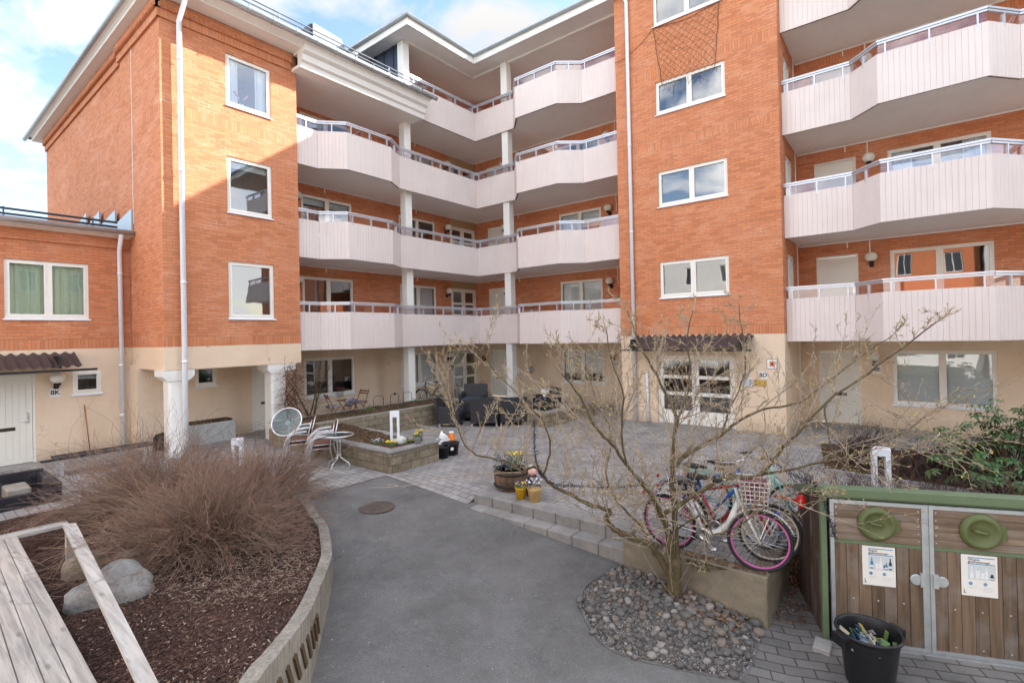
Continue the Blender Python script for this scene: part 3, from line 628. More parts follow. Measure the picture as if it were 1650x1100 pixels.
def inset(pts, d):
    out = []
    n = len(pts)
    for i, p in enumerate(pts):
        ns = []
        for a, b in ((i - 1, i), (i, i + 1)):
            if a < 0 or b >= n: continue
            e = V((pts[b][0] - pts[a][0], pts[b][1] - pts[a][1])).normalized(); ns.append(V((-e.y, e.x)))
        m = sum(ns, V((0, 0))); m.normalize(); c = m.dot(ns[0]); out.append((p[0] + m.x * d / c, p[1] + m.y * d / c))
    return out
def balcony(pts, back, lev, ends=True):
    zb = 2.45 + (lev - 1) * ST
    s = MB(); ins = inset(pts, .02); s.poly(ins + back, zb + .06, zb + .30)
    B = P_(s, 'balcony', M['soffit'])
    e = MB(); i1, i2 = inset(pts, .025), inset(pts, .075)
    for a, b, c, d in zip(i1, i1[1:], i2[1:], i2): e.hexa([(*a, zb + .002), (*b, zb + .002), (*c, zb + .002), (*d, zb + .002), (*a, zb + .059), (*b, zb + .059), (*c, zb + .059), (*d, zb + .059)])
    P_(e, 'edge_trim', M['darkedge'], B)
    p = MB(); outline_panel(p, pts, zb - .005, zb + 1.13); P_(p, 'front_panel', M['panel'], B)
    r = MB(); ri = inset(pts, .02); zt = zb + 1.42
    for (a, b) in zip(ri, ri[1:]):
        A, C = V((*a, zt)), V((*b, zt)); dd = (C - A).normalized()
        r.bar(A - dd * .012, C + dd * .012, .075, .045); r.bar(A + V((0, 0, -.052)), C + V((0, 0, -.052)), .045, .04)
        L = (C - A).length; k = max(1, round(L / 1.0)); offs = [L * (j + .5) / k for j in range(k)] if L < 1.3 else [.15] + [L * j / k for j in range(1, k)] + [L - .15]
        for t in offs:
            q = A + dd * t; r.bar(V((q.x, q.y, zb + 1.05)), V((q.x, q.y, zt - .06)), .05, .03, up=dd)
    P_(r, 'handrail', M['rail'], B)
    gl = MB(); gi = inset(pts, .035)
    for a, b in zip(gi, gi[1:]): gl.face([(*a, zb + 1.10), (*b, zb + 1.10), (*b, zt - .07), (*a, zt - .07)])
    P_(gl, 'glazing', M['railglass'], B)
    # pale strip between soffit and wall
    return B
OL = [(7.605, 13.97), (8.32, 13.95), (8.95, 13.37), (10.62, 13.36), (11.28, 13.76), (15.2, 13.72), (15.2, 11.75), (14.54, 11.14), (14.53, 9.35), (15.1, 8.67), (15.1, 7.215)]
OW = [(15.05, 2.555), (15.05, 1.03), (14.41, .46), (14.36, -1.42), (15.0, -1.97), (15.0, -6)]
for lv in (1, 2, 3): balcony(OL, [(17.288, 7.215), (17.288, 15.738), (7.605, 15.738)], lv)
balcony([(11.85, 13.76)] + OL[5:], [(17.288, 7.215), (17.288, 15.738), (11.85, 15.738)], 4)
for lv in (1, 2, 3, 4, 5): balcony(OW, [(17.248, -6), (17.248, 2.555)], lv)
def ducts(fr, u0, u1, drops, extra=()):
    tr = MB()
    for lv in (1, 2, 3, 4):
        z = 2.46 + (lv - 1) * ST; fr.box(tr, u0, u1, z - .005, z + .04, .002, .03)
        for u, l in drops: fr.box(tr, u, u + .03, z - l, z - .006, .002, .03)
    P_(tr, 'cable_duct', M['white'])
ducts(FB, 7.61, 17.26, ((9.6, .16), (13.7, .16))); ducts(FC, -15.70, -7.22, ((-13.2, .16), (-8.55, .62))); ducts(FW, -2.55, 6, ((-1.35, .16), (-.83, .62))); ducts(FTs, 16.88, 16.95, ((16.9, 1.7),))
tr = MB(); FS.box(tr, -15.92, -15.905, 5.9, 10.5, .002, .014); P_(tr, 'lightning_wire', M['white'])
# columns
for (x, y), n in (((11.92, 14.2), 0), ((15.42, 12.25), 1)):
    c = MB(); c.bbox(x - .15, x + .15, y - .15, y + .15, 0, 13.44, .012); c.bbox(x - .17, x + .17, y - .17, y + .17, 0, .06, .01); P_(c, 'column', M['white'])
for x, w, sx in ((4.5, .21, 0), (6.98, .23, .12)):
    c = MB(); c.bbox(x - w, x + w, 13.86, 13.86 + 2 * w, 0, 1.88, .05)
    c.raw([(x - w - .02, 13.84, 1.84), (x + w + .02, 13.84, 1.84), (x + w + .02, 13.88 + 2 * w, 1.84), (x - w - .02, 13.88 + 2 * w, 1.84), (x - .34, 13.83, 1.95), (x + .34 + sx, 13.83, 1.95), (x + .34 + sx, 14.4, 1.95), (x - .34, 14.4, 1.95)], [(3, 2, 1, 0), (4, 5, 6, 7), (0, 1, 5, 4), (1, 2, 6, 5), (2, 3, 7, 6), (3, 0, 4, 7)])
    c.box(x - .34, x + .34 + sx, 13.83, 14.4, 1.951, 2.096); P_(c, 'column', M['white'])

# ---- roofs
HZ = 13.2
rf = MB(); FE = FX(13.35)
# cornice over the bay, returned at its right end, and the eaves of the tower
def cornice(mb, fr, u0, u1, low, k=1): 
    pr = [(-.35, 10.955), (.02, 10.955), (.16, 10.99), (.30, 11.06), (.38, 11.06), (.38, 11.15), (-.35, 11.15)]
    if low: pr = [(-.12, 10.48), (0, 10.48), (.03, 10.62), (.11, 10.66), (.14, 10.82), (.26, 10.88), (.30, 11.05), (.38, 11.06), (.38, 11.15), (-.35, 11.15), (-.35, 10.9), (-.12, 10.9)]
    fr.prism(mb, [(n * k if n > 0 else n, z) for n, z in pr], u0, u1)
cornice(rf, FE, 7.47, 12.1, True); cornice(rf, FE, 3.8, 7.468, False); cornice(rf, FY(4.06), -27.3, -13.1, False, .72)
rf.box(3.82, 7.468, 13.2, 13.70, 10.956, 11.1); rf.box(3.9, 4.3, 13.0, 27.5, 10.957, 11.1)
P_(rf, 'cornice', M['white'])
so = MB(); so.box(7.46, 12.05, 13.46, 15.737, 10.485, 10.56); so.box(11.3, 24, 13.2, 22, 13.45, 13.62); so.box(14.62, 24, -9, 13.2, 13.452, 13.62); P_(so, 'soffit', M['soffit'])
fs = MB(); fs.box(11.24, 14.66, 13.14, 13.2, 13.40, 13.70); fs.box(14.56, 14.62, 7.3, 13.2, 13.40, 13.70); fs.box(14.56, 14.62, -9, 7.3, 13.40, 13.70); fs.box(11.24, 11.3, 13.2, 20, 13.40, 13.70)
fs.box(11.9, 15.25, 13.95, 14.1, 13.38, 13.448); fs.box(15.35, 15.5, 7.22, 13.95, 13.38, 13.448); P_(fs, 'fascia', M['white'])
rr = MB()
rr.face([(3.8, 12.95, 11.16), (12.1, 12.95, 11.16), (12.1, 19, 12.6), (9, 19, 12.6)]); rr.face([(3.8, 12.95, 11.16), (9, 19, 12.6), (9, 22, 12.6), (3.8, 28, 11.16)]); rr.face([(3.8, 28, 11.16), (9, 22, 12.6), (12.1, 28, 11.16)])
rr.face([(11.2, 13.1, 13.71), (14.6, 13.1, 13.71), (19, 17.5, 14.6), (16, 17.5, 14.6)]); rr.face([(11.2, 13.1, 13.71), (16, 17.5, 14.6), (16, 22, 14.6), (11.2, 22, 13.71)]); rr.face([(14.52, 13.1, 13.712), (19, 17.5, 14.6), (19, -9, 14.6), (14.52, -9, 13.712)])
rr.box(12.1, 12.14, 13.4, 14.2, 10.6, 11.6)
for a, b in (((7.5, 15.8, 11.9), (9.4, 17.6, 12.95)),):      # ventilation hoods on the roof
    rr.hexa([(8.7, 15.3, 11.4), (10.9, 15.3, 11.4), (10.9, 16.6, 11.4), (8.7, 16.6, 11.4), (8.95, 15.3, HZ), (10.0, 15.3, HZ - .1), (10.0, 16.6, HZ - .1), (8.95, 16.6, HZ)])
P_(rr, 'roof', M['roof'])
hd = MB(); hd.hexa([(9.0, 15.22, 11.45), (11.0, 15.22, 11.45), (11.0, 15.29, 11.45), (9.0, 15.29, 11.45), (9.0, 15.22, HZ + .02), (10.05, 15.22, HZ - .08), (10.05, 15.29, HZ - .08), (9.0, 15.29, HZ + .02)]); P_(hd, 'vent_hood', mottled('slate_grey_sheet', (.17, .20, .225), .45, 2, .15, .05, 20, metal=.4))
# gutters, snow rails, downpipes
gt = MB(); gt.smooth = True
gt.tube([(3.74, 12.88, 11.13), (12.28, 12.88, 11.13)], .075, 10); gt.tube([(3.76, 12.8, 11.13), (3.76, 28, 11.13)], .075, 10)
gt.tube([(11.17, 13.06, 13.70), (14.5, 13.06, 13.70), (14.5, -9, 13.70)], .075, 10); gt.tube([(11.17, 13.06, 13.70), (11.17, 20, 13.70)], .075, 10)
for k in range(14): gt.tube([(4 + k * .62, 12.95, 11.16), (4 + k * .62, 12.80, 11.2), (4 + k * .62, 12.79, 11.06), (4 + k * .62, 12.95, 11.04)], .012, 4)
P_(gt, 'gutter', M['zinc'])
sn = MB()
for z in (.08, .2): sn.tube([(4.2, 12.98, 11.27 + z), (11.9, 12.98, 11.27 + z)], .02, 6)
for k in range(7): sn.bar((4.3 + k * 1.2, 12.99, 11.15), (4.3 + k * 1.2, 12.99, 11.5), .03, .02)
P_(sn, 'snow_rail', mottled('grey_rail_steel', (.20, .22, .24), .5, 3, .1, 0, metal=.4))
def pipe(pts, par, r=.055, cl=()):
    m = MB(); m.smooth = True; m.tube(pts, r, 12)
    for z in cl: m.tube([(pts[1][0], pts[1][1], z - .03), (pts[1][0], pts[1][1], z + .03)], r + .008, 12); m.tube([(pts[1][0], pts[1][1], z), (pts[1][0] + .09, pts[1][1] + .05, z)], .008, 5)
    return P_(m, 'downpipe', M['whitemetal'], par)
pipe([(4.57, 12.95, 11.08), (4.57, 13.66, 10.5), (4.57, 13.66, 1.75), (4.6, 13.76, 1.6), (4.62, 13.80, .02)], APT, .058, (9.6, 6.9, 4.2, 2.3))
pipe([(14.5, 6.95, 13.66), (14.63, 6.74, 13.1), (14.63, 6.74, .05)], APT, .055, (11.4, 8.6, 5.9, 3.2))
pipe([(14.66, 6.35, 1.6), (14.66, 6.34, 1.0), (14.66, 6.33, .03)], APT, .045)
# canopy over the entrance
def corrugated(mb, fr, u0, u1, zb, nb, zf, nf, per=.19, amp=.028, skew=0):
    k = int((u1 - u0) / per * 8); t = .006
    for i in range(k):
        a, b = u0 + (u1 - u0) * i / k, u0 + (u1 - u0) * (i + 1) / k
        za, zb_ = amp * math.cos(2 * PI * a / per), amp * math.cos(2 * PI * b / per)
        for o in (0, -t): mb.face([fr.P(a, zb + za + o, nb), fr.P(b, zb + zb_ + o, nb), fr.P(b, zf + zb_ + o, nf), fr.P(a, zf + za + o, nf)])
        mb.face([fr.P(a, zf + za, nf), fr.P(b, zf + zb_, nf), fr.P(b, zf + zb_ - t, nf), fr.P(a, zf + za - t, nf)])
    for a in (u0, u1):
        za = amp * math.cos(2 * PI * a / per); mb.face([fr.P(a, zb + za, nb), fr.P(a, zf + za, nf), fr.P(a, zf + za - .03, nf), fr.P(a, zb + za - .03, nb)])
cn = MB(); cn.smooth = True; corrugated(cn, FT, -6.72, -3.30, 2.66, .01, 2.31, .70); CN = P_(cn, 'canopy', M['corr'])
cb = MB(); FT.box(cb, -6.9, -3.22, 2.215, 2.265, .64, .73); FT.box(cb, -6.6, -6.54, 2.27, 2.56, .01, .66); FT.box(cb, -3.5, -3.44, 2.27, 2.56, .01, .66); P_(cb, 'canopy_edge', M['iron'], CN)

# ---- low wing on the left
LOW = thing('low_brick_wing', 'low two storey brick wing with dark roof and green curtained window', 'building', (2, 16.3, 0))
lb = MB(); ls = MB(); FL = FX(16.3)
FL.wall(lb, -9, 4.195, 2.66, 5.52, [(1.81, 3.33, 3.40, 4.79)], .11); FL.wall(ls, -9, 4.135, 0, 2.66, [(1.30, 2.31, -1, 2.10), (2.99, 3.55, 1.52, 2.10)], .1)
ls.face([(4.135, 16.3, 2.2), (4.195, 16.3, 2.2), (4.195, 16.3, 2.66), (4.135, 16.3, 2.66)])
FL.box(lb, -9, 4.19, 5.26, 5.52, .003, .05)
P_(lb, 'brick_wall', M['brick'], LOW); P_(ls, 'rendered_wall', M['stucco'], LOW)
window(LOW, FL, 1.81, 3.33, 3.40, 4.79, 2, 'curtain'); window(LOW, FL, 2.99, 3.55, 1.52, 2.10, 1, 'blind', .06, cov=.3); plain_door(LOW, FL, 1.30, 2.31, 0, 2.10, 0)
lr = MB(); lr.face([(-9, 15.9, 5.66), (4.19, 15.9, 5.66), (4.19, 23, 6.95), (-9, 23, 6.95)]); P_(lr, 'roof', M['roof'], LOW)
lf = MB(); FL.prism(lf, [(.0, 5.525), (.12, 5.525), (.2, 5.56), (.38, 5.56), (.38, 5.65), (0, 5.65)], -9, 4.19); P_(lf, 'fascia', M['white'], LOW)
lg = MB(); lg.smooth = True; lg.tube([(-9, 15.86, 5.64), (4.18, 15.86, 5.64)], .065, 10); P_(lg, 'gutter', M['zinc'], LOW)
ln = MB()
for z in (.12, .24): ln.tube([(-9, 16.15, 5.68 + z), (3.9, 16.15, 5.68 + z)], .03, 6)
for k in range(8): ln.bar((3.4 - k * 1.6, 16.15, 5.62), (3.4 - k * 1.6, 16.15, 5.96), .05, .03)
P_(ln, 'snow_rail', M['roof'], LOW)
fl = MB()     # stepped flashing up the tower wall
for y0, y1, za, zb in ((15.95, 17.4, 6.29, 6.1), (17.4, 19.0, 6.51, 6.28), (19.0, 20.5, 6.75, 6.5), (20.5, 21.9, 6.95, 6.7)):
    fl.hexa([(4.15, y0, 5.7), (4.19, y0, 5.7), (4.19, y1, 5.9), (4.15, y1, 5.9), (4.15, y0, za), (4.19, y0, za), (4.19, y1, zb), (4.15, y1, zb)])
P_(fl, 'flashing', M['zinc'], LOW)
pipe([(3.92, 15.88, 5.6), (3.95, 16.2, 5.2), (3.98, 16.2, .05)], LOW, .052, (4.6, 2.2, .9))
cn = MB(); cn.smooth = True; corrugated(cn, FL, -3.0, 3.02, 2.57, .02, 2.26, .80); CN = P_(cn, 'canopy', M['corr'], LOW)
cb = MB(); FL.box(cb, -3.0, 3.3, 2.14, 2.19, .74, .84); FL.box(cb, 2.6, 2.66, 2.22, 2.5, .01, .76); P_(cb, 'canopy_edge', M['iron'], CN)

# ---- houses across the yard, seen in the window reflections and lit by the sun
def house(label, fr, y0, y1, h, mat, base=None):
    H = thing('opposite_house', label, 'house', fr.P((y0 + y1) / 2, -1.2)); w = MB(); hs = []; P = fr.P
    n = int((y1 - y0) / 2.6)
    for r in range(3):
        for k in range(n): u = y0 + (y1 - y0) * (k + .5) / n; hs.append((u - .5, u + .5, .4 + r * 3.1, 2.0 + r * 3.1))
    fr.wall(w, y0, y1, -1.2, h, hs, .15); w.face([P(y0, -1.2), P(y0, -1.2, -9), P(y0, h, -9), P(y0, h)]); w.face([P(y1, -1.2), P(y1, -1.2, -9), P(y1, h, -9), P(y1, h)])
    P_(w, 'wall', mat, H); r = MB(); r.face([P(y0 - .2, h - .02, .4), P(y1 + .2, h - .02, .4), P(y1 + .2, h + 1.6, -4.5), P(y0 - .2, h + 1.6, -4.5)]); r.face([P(y0 - .2, h + 1.6, -4.5), P(y1 + .2, h + 1.6, -4.5), P(y1 + .2, h, -9), P(y0 - .2, h, -9)]); P_(r, 'roof', M['roof'], H)
    if base: b = MB(); fr.wall(b, y0, y1, -1.2, 3.0, hs, .05, .03); P_(b, 'plinth', base, H)
    for a, b, c, d in hs:
        f = MB(); q = MB(); [fr.box(f, *v, -.12, -.06) for v in ((a, a + .07, c, d), (b - .07, b, c, d), (a + .07, b - .07, c, c + .07), (a + .07, b - .07, d - .07, d), ((a + b) / 2 - .03, (a + b) / 2 + .03, c + .07, d - .07))]; W = P_(f, 'window', M['white'], H); q.face([P(a, c, -.1), P(b, c, -.1), P(b, d, -.1), P(a, d, -.1)]); P_(q, 'pane', M['roof'], W)
FE_ = lambda x: Fr((x, 0, 0), (0, 1, 0), (1, 0, 0)); LR = mottled('white_lime_render', (.76, .74, .70), .85, .5, .06, .1, 30, world=True)
house('white rendered house across the yard behind the viewer, beside the orange one', FE_(-13), 1.8, 24, 9.6, LR)
house('orange rendered house with white ground floor across the yard behind the viewer', FE_(-13.5), -4, 1.6, 9.2, mottled('orange_lime_render', (.62, .20, .08), .85, .5, .08, .1, 30, world=True), LR)
house('grey white house across the yard, farthest right behind the viewer', FE_(-12.8), -20, -4.2, 9.8, mottled('pale_lime_render', (.66, .65, .62), .85, .5, .06, .1, 30, world=True))
house('ochre rendered house closing the south side of the yard behind the viewer', Fr((0, -17, 0), (1, 0, 0), (0, 1, 0)), -12, 11, 8.6, mottled('ochre_lime_render', (.42, .30, .17), .85, .5, .08, .1, 30, world=True))
# ------------------------------------------------------------------ walls, beds, planting
def bez(ts, pts):   # piecewise linear interpolation of tuples
    out = []
    n = len(pts) - 1
    for t in ts:
        f = t * n; i = min(int(f), n - 1); f -= i
        out.append(tuple(a + (b - a) * f for a, b in zip(pts[i], pts[i + 1])))
    return out
def smooth_path(pts, k=6):
    out = []; n = len(pts)
    for i in range(n - 1):
        p0, p1, p2, p3 = pts[max(i - 1, 0)], pts[i], pts[i + 1], pts[min(i + 2, n - 1)]
        for j in range(k):
            t = j / k
            out.append(tuple(.5 * (2 * b + (c - a) * t + (2 * a - 5 * b + 4 * c - d) * t * t + (3 * b - a - 3 * c + d) * t ** 3) for a, b, c, d in zip(p0, p1, p2, p3)))
    out.append(tuple(pts[-1])); return out
def rough(mb, amp, sc, z0=-9):
    mb.v = [tuple(V(p) + mnoise.noise_vector(V(p) * sc) * amp) if p[2] > z0 else p for p in mb.v]
def rock(c, s, seed, sub=14, amp=.22, rz=0, flat=.0):
    m = MB(); m.smooth = True; m.ball((0, 0, 0), 1, sub * 2, sub); o = V((seed * 3.7, seed * 1.3, seed)); rm = Matrix.Rotation(rz, 3, 'Z'); vs = []
    for p in m.v:
        q = V(p); k = 1 + amp * mnoise.noise(q * 1.1 + o) + amp * .35 * mnoise.noise(q * 3 + o) + amp * .12 * mnoise.noise(q * 9 + o)
        q = q * k; q.z = max(q.z, -.6); q.x = max(min(q.x, .86), -.9); q.y = max(min(q.y, .85), -.85)
        vs.append(tuple(rm @ V((q.x * s[0], q.y * s[1], q.z * s[2]))))
    m.v = vs; return m

# retaining wall of the terrace
RW = thing('retaining_wall', 'mossy block retaining wall holding the terrace edge under the parked bikes', 'retaining wall', (6.2, 2.2, -.5))
m = MB(); 
def rgrid(a, b, n1, n2, z0, z1, nrm):
    a, b = V(a), V(b); nrm = V(nrm); g = []
    for i in range(n1 + 1):
        for j in range(n2 + 1):
            p = a + (b - a) * (i / n1); p.z = z0 + (z1 - z0) * j / n2; k = 1 if 0 < j < n2 else .3
            jt = -.012 if abs(((a - p).length % .62) - .02) < .03 and j < n2 else 0
            g.append(p + nrm * ((.016 * mnoise.noise(p * 5) + .010 * mnoise.noise(p * 17)) * k + jt))
    m.raw(g, [(i * (n2 + 1) + j, (i + 1) * (n2 + 1) + j, (i + 1) * (n2 + 1) + j + 1, i * (n2 + 1) + j + 1) for i in range(n1) for j in range(n2)])
m.smooth = True; rgrid((6.12, 3.035, 0), (6.12, 1.30, 0), 60, 24, -.9, .0, (-1, 0, 0)); rgrid((6.12, 1.30, 0), (8.7, 1.30, 0), 80, 24, -.9, .0, (0, -1, 0)); m.smooth = False
m.bbox(6.115, 6.33, 1.295, 3.035, -.05, .014, .012); m.bbox(6.335, 8.7, 1.295, 1.5, -.05, .014, .012); M['mossy'] = m_concrete('mossy_rough_concrete', (.24, .205, .15)); P_(m, 'wall', M['mossy'], RW); random.seed(17); m = MB()
for i in range(1500):
    t = random.random() ** .7; y = 1.32 + t * 1.3; z = .012 - abs(random.gauss(0, .05)); x = 6.11 - U(0, .012)
    if mnoise.noise(V((y * 2.3, z * 6, 4))) < -.05: continue
    d = V((-1, U(-.6, .6), U(-.2, 1))).normalized(); p = V((x, y, z)); q = d.orthogonal().normalized(); s_ = U(.006, .014); m.face([p - q * s_, p + d * s_, p + q * s_])
P_(m, 'moss', m_leaf('olive_moss', (.085, .085, .022), .8), RW)

# raised planting bed of blocks
BED = thing('raised_planting_bed', 'two tier block planting bed with pansies and dry soil beside the silver chairs', 'planting bed', (7, 9, 0))
m = MB(); m.bbox(6.42, 6.62, 8.52, 13.4, 0, .42, .02); m.bbox(6.42, 7.78, 8.30, 8.52, 0, .42, .02); m.bbox(7.58, 7.78, 8.522, 11.78, 0, .42, .02); m.bbox(6.9, 12.6, 11.78, 11.98, 0, .64, .02); m.bbox(12.4, 12.6, 11.99, 13.85, 0, .6, .02); P_(m, 'wall', M['blocks'], BED)
m = MB()
for k in range(5): m.bbox(6.39, 6.64, 8.53 + k * .62, 8.53 + k * .62 + .61, .421, .462, .008)
for k in range(3): m.bbox(6.39 + k * .47, 6.39 + k * .47 + .46, 8.27, 8.525, .421, .462, .008)
for k in range(5): m.bbox(7.56, 7.81, 8.53 + k * .62, 8.53 + k * .62 + .61, .421, .462, .008)
P_(m, 'coping', M['stepcon'], BED)
m = MB(); m.smooth = True
def bed_surf(x0, x1, y0, y1, zf, n=16):
    for i in range(n):
        for j in range(n):
            q = []
            for a, b in ((i, j), (i + 1, j), (i + 1, j + 1), (i, j + 1)):
                x, y = x0 + (x1 - x0) * a / n, y0 + (y1 - y0) * b / n; q.append((x, y, zf(x, y) + .035 * mnoise.noise(V((x * 3, y * 3, 0)))))
            m.face(q)
bed_surf(6.6, 7.6, 8.5, 11.8, lambda x, y: .38 + .05 * (y - 8.5)); bed_surf(6.6, 12.42, 11.97, 13.88, lambda x, y: .60 - .05 * (y - 12), 24); bed_surf(6.6, 6.92, 11.78, 12, lambda x, y: .55)
P_(m, 'soil', M['soil'], BED)
m = MB(); m.bbox(7.3, 13.3, 13.86, 14.05, 0, .50, .015); tag(m.build('low_kerb_wall', M['greycon']), 'low grey concrete kerb wall between the upper soil bed and the house', 'low wall')
m = MB(); m.bbox(12.6, 15.2, 8.45, 8.75, 0, .44, .02); m.bbox(12.3, 12.6, 8.45, 9.4, 0, .44, .02); tag(m.build('block_bench_wall', M['blocks']), 'low weathered block wall near the dark wicker chairs, partly behind the bare tree', 'low wall')
m = MB(); m.bbox(13.3, 17.25, 14.9, 15.72, 0, .05, .01); struct(m.build('door_threshold_path', M['greycon']))

# curved concrete planter at the left, mulch, deck
TOP = smooth_path([(1.0, 2.6, .46), (1.30, 3.2, .44), (1.62, 3.6, .42), (1.92, 3.84, .40), (2.38, 4.25, .36), (2.84, 4.82, .27), (3.30, 5.40, .20), (3.58, 5.86, .15), (3.98, 6.6, .10), (4.25, 7.3, .05), (4.5, 7.95, .03), (4.62, 8.34, .02)], 5)
def off(path, d):
    out = []
    for i, p in enumerate(path):
        a, b = V(path[max(i - 1, 0)][:2]), V(path[min(i + 1, len(path) - 1)][:2]); e = (b - a).normalized(); out.append((p[0] - e.y * d, p[1] + e.x * d, p[2]))
    return out
IN = off(TOP, .125)
m = MB()
for (a, b, c, d) in zip(TOP, TOP[1:], IN[1:], IN):
    lo_ = lambda p, e=0: (p[0] + e * .0, p[1], zas(p[1]) - .1)
    m.face([a, b, c, d]); m.face([lo_(a), lo_(b), b, a]); m.face([lo_(d), lo_(c), c, d])
rough(m, .012, 7)
PW = thing('curved_planter_wall', 'curved board marked concrete planter wall beside the asphalt', 'planter wall', (3, 5, -.2)); P_(m, 'wall', M['boardcon'], PW)
m = MB()
for k in range(8):       # slanting timber slats let into the wall
    yk = 3.78 + k * .092; i = min(range(len(TOP) - 1), key=lambda j: abs(TOP[j][1] - yk)); a, b = V(TOP[i]), V(TOP[i + 1]); a = a + (b - a) * ((yk - a.y) / (b.y - a.y)); e = (b - a); e.z = 0; e.normalize(); n = V((e.y, -e.x, 0)); h = a.z - zas(a.y)
    p = V((a.x, a.y, a.z - h * .26)) + n * .010; q = p + e * .10 + V((0, 0, -h * .36)); m.bar(p, q, .045, .02, up=n)
P_(m, 'slat', mottled('brown_timber_slat', (.10, .062, .03), .8, 12, .3, .2), PW)
def zmul(x, y):
    return .24 - .04 * (y - 4) if y > 4 else .24
m = MB(); m.smooth = True; rows = []
for p in IN:
    y = p[1]; row = []
    xl = .55 + .028 * (y - 4.7)
    for i in range(19):
        t = i / 18; x = xl + (p[0] - xl) * t; zc = (max(.17 - .035 * max(y - 5, 0), .03)) * (1 - t) + (p[2] - .05) * t + .10 * math.sin(t * PI) * min(1, max(0, (y - 4.5) / 2))
        row.append((x, y, zc + .03 * mnoise.noise(V((x * 4, y * 4, 1))) * (0 if i == 18 else 1)))
    rows.append(row)
last = rows[-1]
for yy_, zz_ in ((8.8, .02), (9.6, .02), (10.6, .015), (11.3, .01)): rows.append([(.6 + (4.7 - .0 * yy_ - .6 + (yy_ - 8.3) * .1) * i / 18, yy_, zz_ + .03 * abs(mnoise.noise(V((i * .9, yy_ * 3, 2))))) for i in range(19)])
for A, B in zip(rows, rows[1:]):
    for i in range(18): m.face([A[i], A[i + 1], B[i + 1], B[i]])
struct(m.build('mulch_ground', M['mulch']))
def mulch_z(x, y):
    best = min(rows, key=lambda r: abs(r[0][1] - y)); q = min(best, key=lambda p: abs(p[0] - x)); return q[2]
# loose chips on the mulch
m = MB()
for i in range(9000):
    r = rows[random.randrange(0, 42) if len(rows) > 44 else 0]; q = r[random.randrange(0, 18)]; x = q[0] + U(-.1, .1); y = q[1] + U(-.12, .12); a = U(0, PI); s = U(.004, .0145); w = s * U(.25, .6); z = mulch_z(x, y) + U(.004, .02)
    c_, s_ = math.cos(a), math.sin(a); t_ = U(-.008, .008); m.cur = random.choice((0, 0, 0, 0, 0, 0, 0, 1, 1, 2))
    m.face([(x + c_ * s - s_ * w, y + s_ * s + c_ * w, z + t_), (x - c_ * s - s_ * w, y - s_ * s + c_ * w, z - t_), (x - c_ * s + s_ * w, y - s_ * s - c_ * w, z - t_ + .003), (x + c_ * s + s_ * w, y + s_ * s - c_ * w, z + t_ + .003)])
stuff(m.build('bark_chips', [mottled('dark_bark_chip', (.06, .033, .025), .9), mottled('pale_bark_chip', (.2, .125, .09), .9), mottled('grey_dead_leaf', (.3, .23, .17), .9)]))
DK = thing('wooden_deck', 'pale silvery wooden deck of long boards in the bottom corner', 'deck', (.5, 6, .2))
for k in range(11):
    m = MB(); x1 = .975 - k * .124; m.bbox(x1 - .118, x1, 2.0, 9.16, .262, .30, .004); m.v = [(p[0] + .028 * (p[1] - 4.7), p[1], p[2]) for p in m.v]
    P_(m, 'board', [M['deckw'] if 'deckw' in M else M.setdefault('deckw', m_wood('silvery_deck_wood', (.415, .385, .345), 1, .8, .8))], DK)
m = MB(); m.bbox(-.6, 1.62, 9.17, 9.38, .262, .305, .004); P_(m, 'end_board', m_wood('silvery_end_board', (.42, .40, .37), 0, .8, .8), DK)
for a, b in ((2.0, 2.1), (5.9, 6.0), (8.9, 9.1)): m = MB(); m.box(-.5, .88, a, b, -.05, .26); P_(m, 'joist', M['blackpaint'], DK)
BM = thing('timber_rail', 'long pale timber rail running above the rocks and bark mulch', 'rail', (1.3, 6, .2))
m = MB(); zt = .55
q = [(.90, 2.4), (.985, 2.4), (1.515, 8.21), (1.405, 8.30)]
m.hexa([(*q[0], zt - .045), (*q[1], zt - .045), (*q[2], zt - .045), (*q[3], zt - .045), (*q[0], zt), (*q[1], zt), (*q[2], zt), (*q[3], zt)]); P_(m, 'beam', m_wood('weathered_pale_rail_wood', (.47, .445, .41), 1, .8, .8), BM)
for x, y in ((1.445, 8.12), (.95, 2.6)): m = MB(); m.box(x - .045, x + .045, y - .045, y + .045, -.1, zt - .046); P_(m, 'post', M['deckw'], BM)
M['stone'] = mottled('grey_lichen_granite', (.22, .21, .195), .9, 4, .5, .8, 18, bd=.02); M['stone2'] = mottled('tan_weathered_granite', (.25, .20, .15), .9, 5, .35, .6, 22, bd=.02)
for c, s, sd, lb, mt, rz in (((1.50, 6.48, .20), (.42, .27, .26), 2, 'large angular grey boulder lying under the timber rail', 'stone', -.45), ((1.50, 7.55, .13), (.25, .22, .22), 5, 'rounded tan boulder half sunk in mulch beside the deck', 'stone2', .3), ((1.80, 7.20, .15), (.18, .18, .18), 8, 'small tan boulder behind the large grey one, under the shrub', 'stone2', 1)):
    o = rock(c, s, sd, 14, .30, rz).build('boulder', M[mt], loc=c); tag(o, lb, 'boulder')

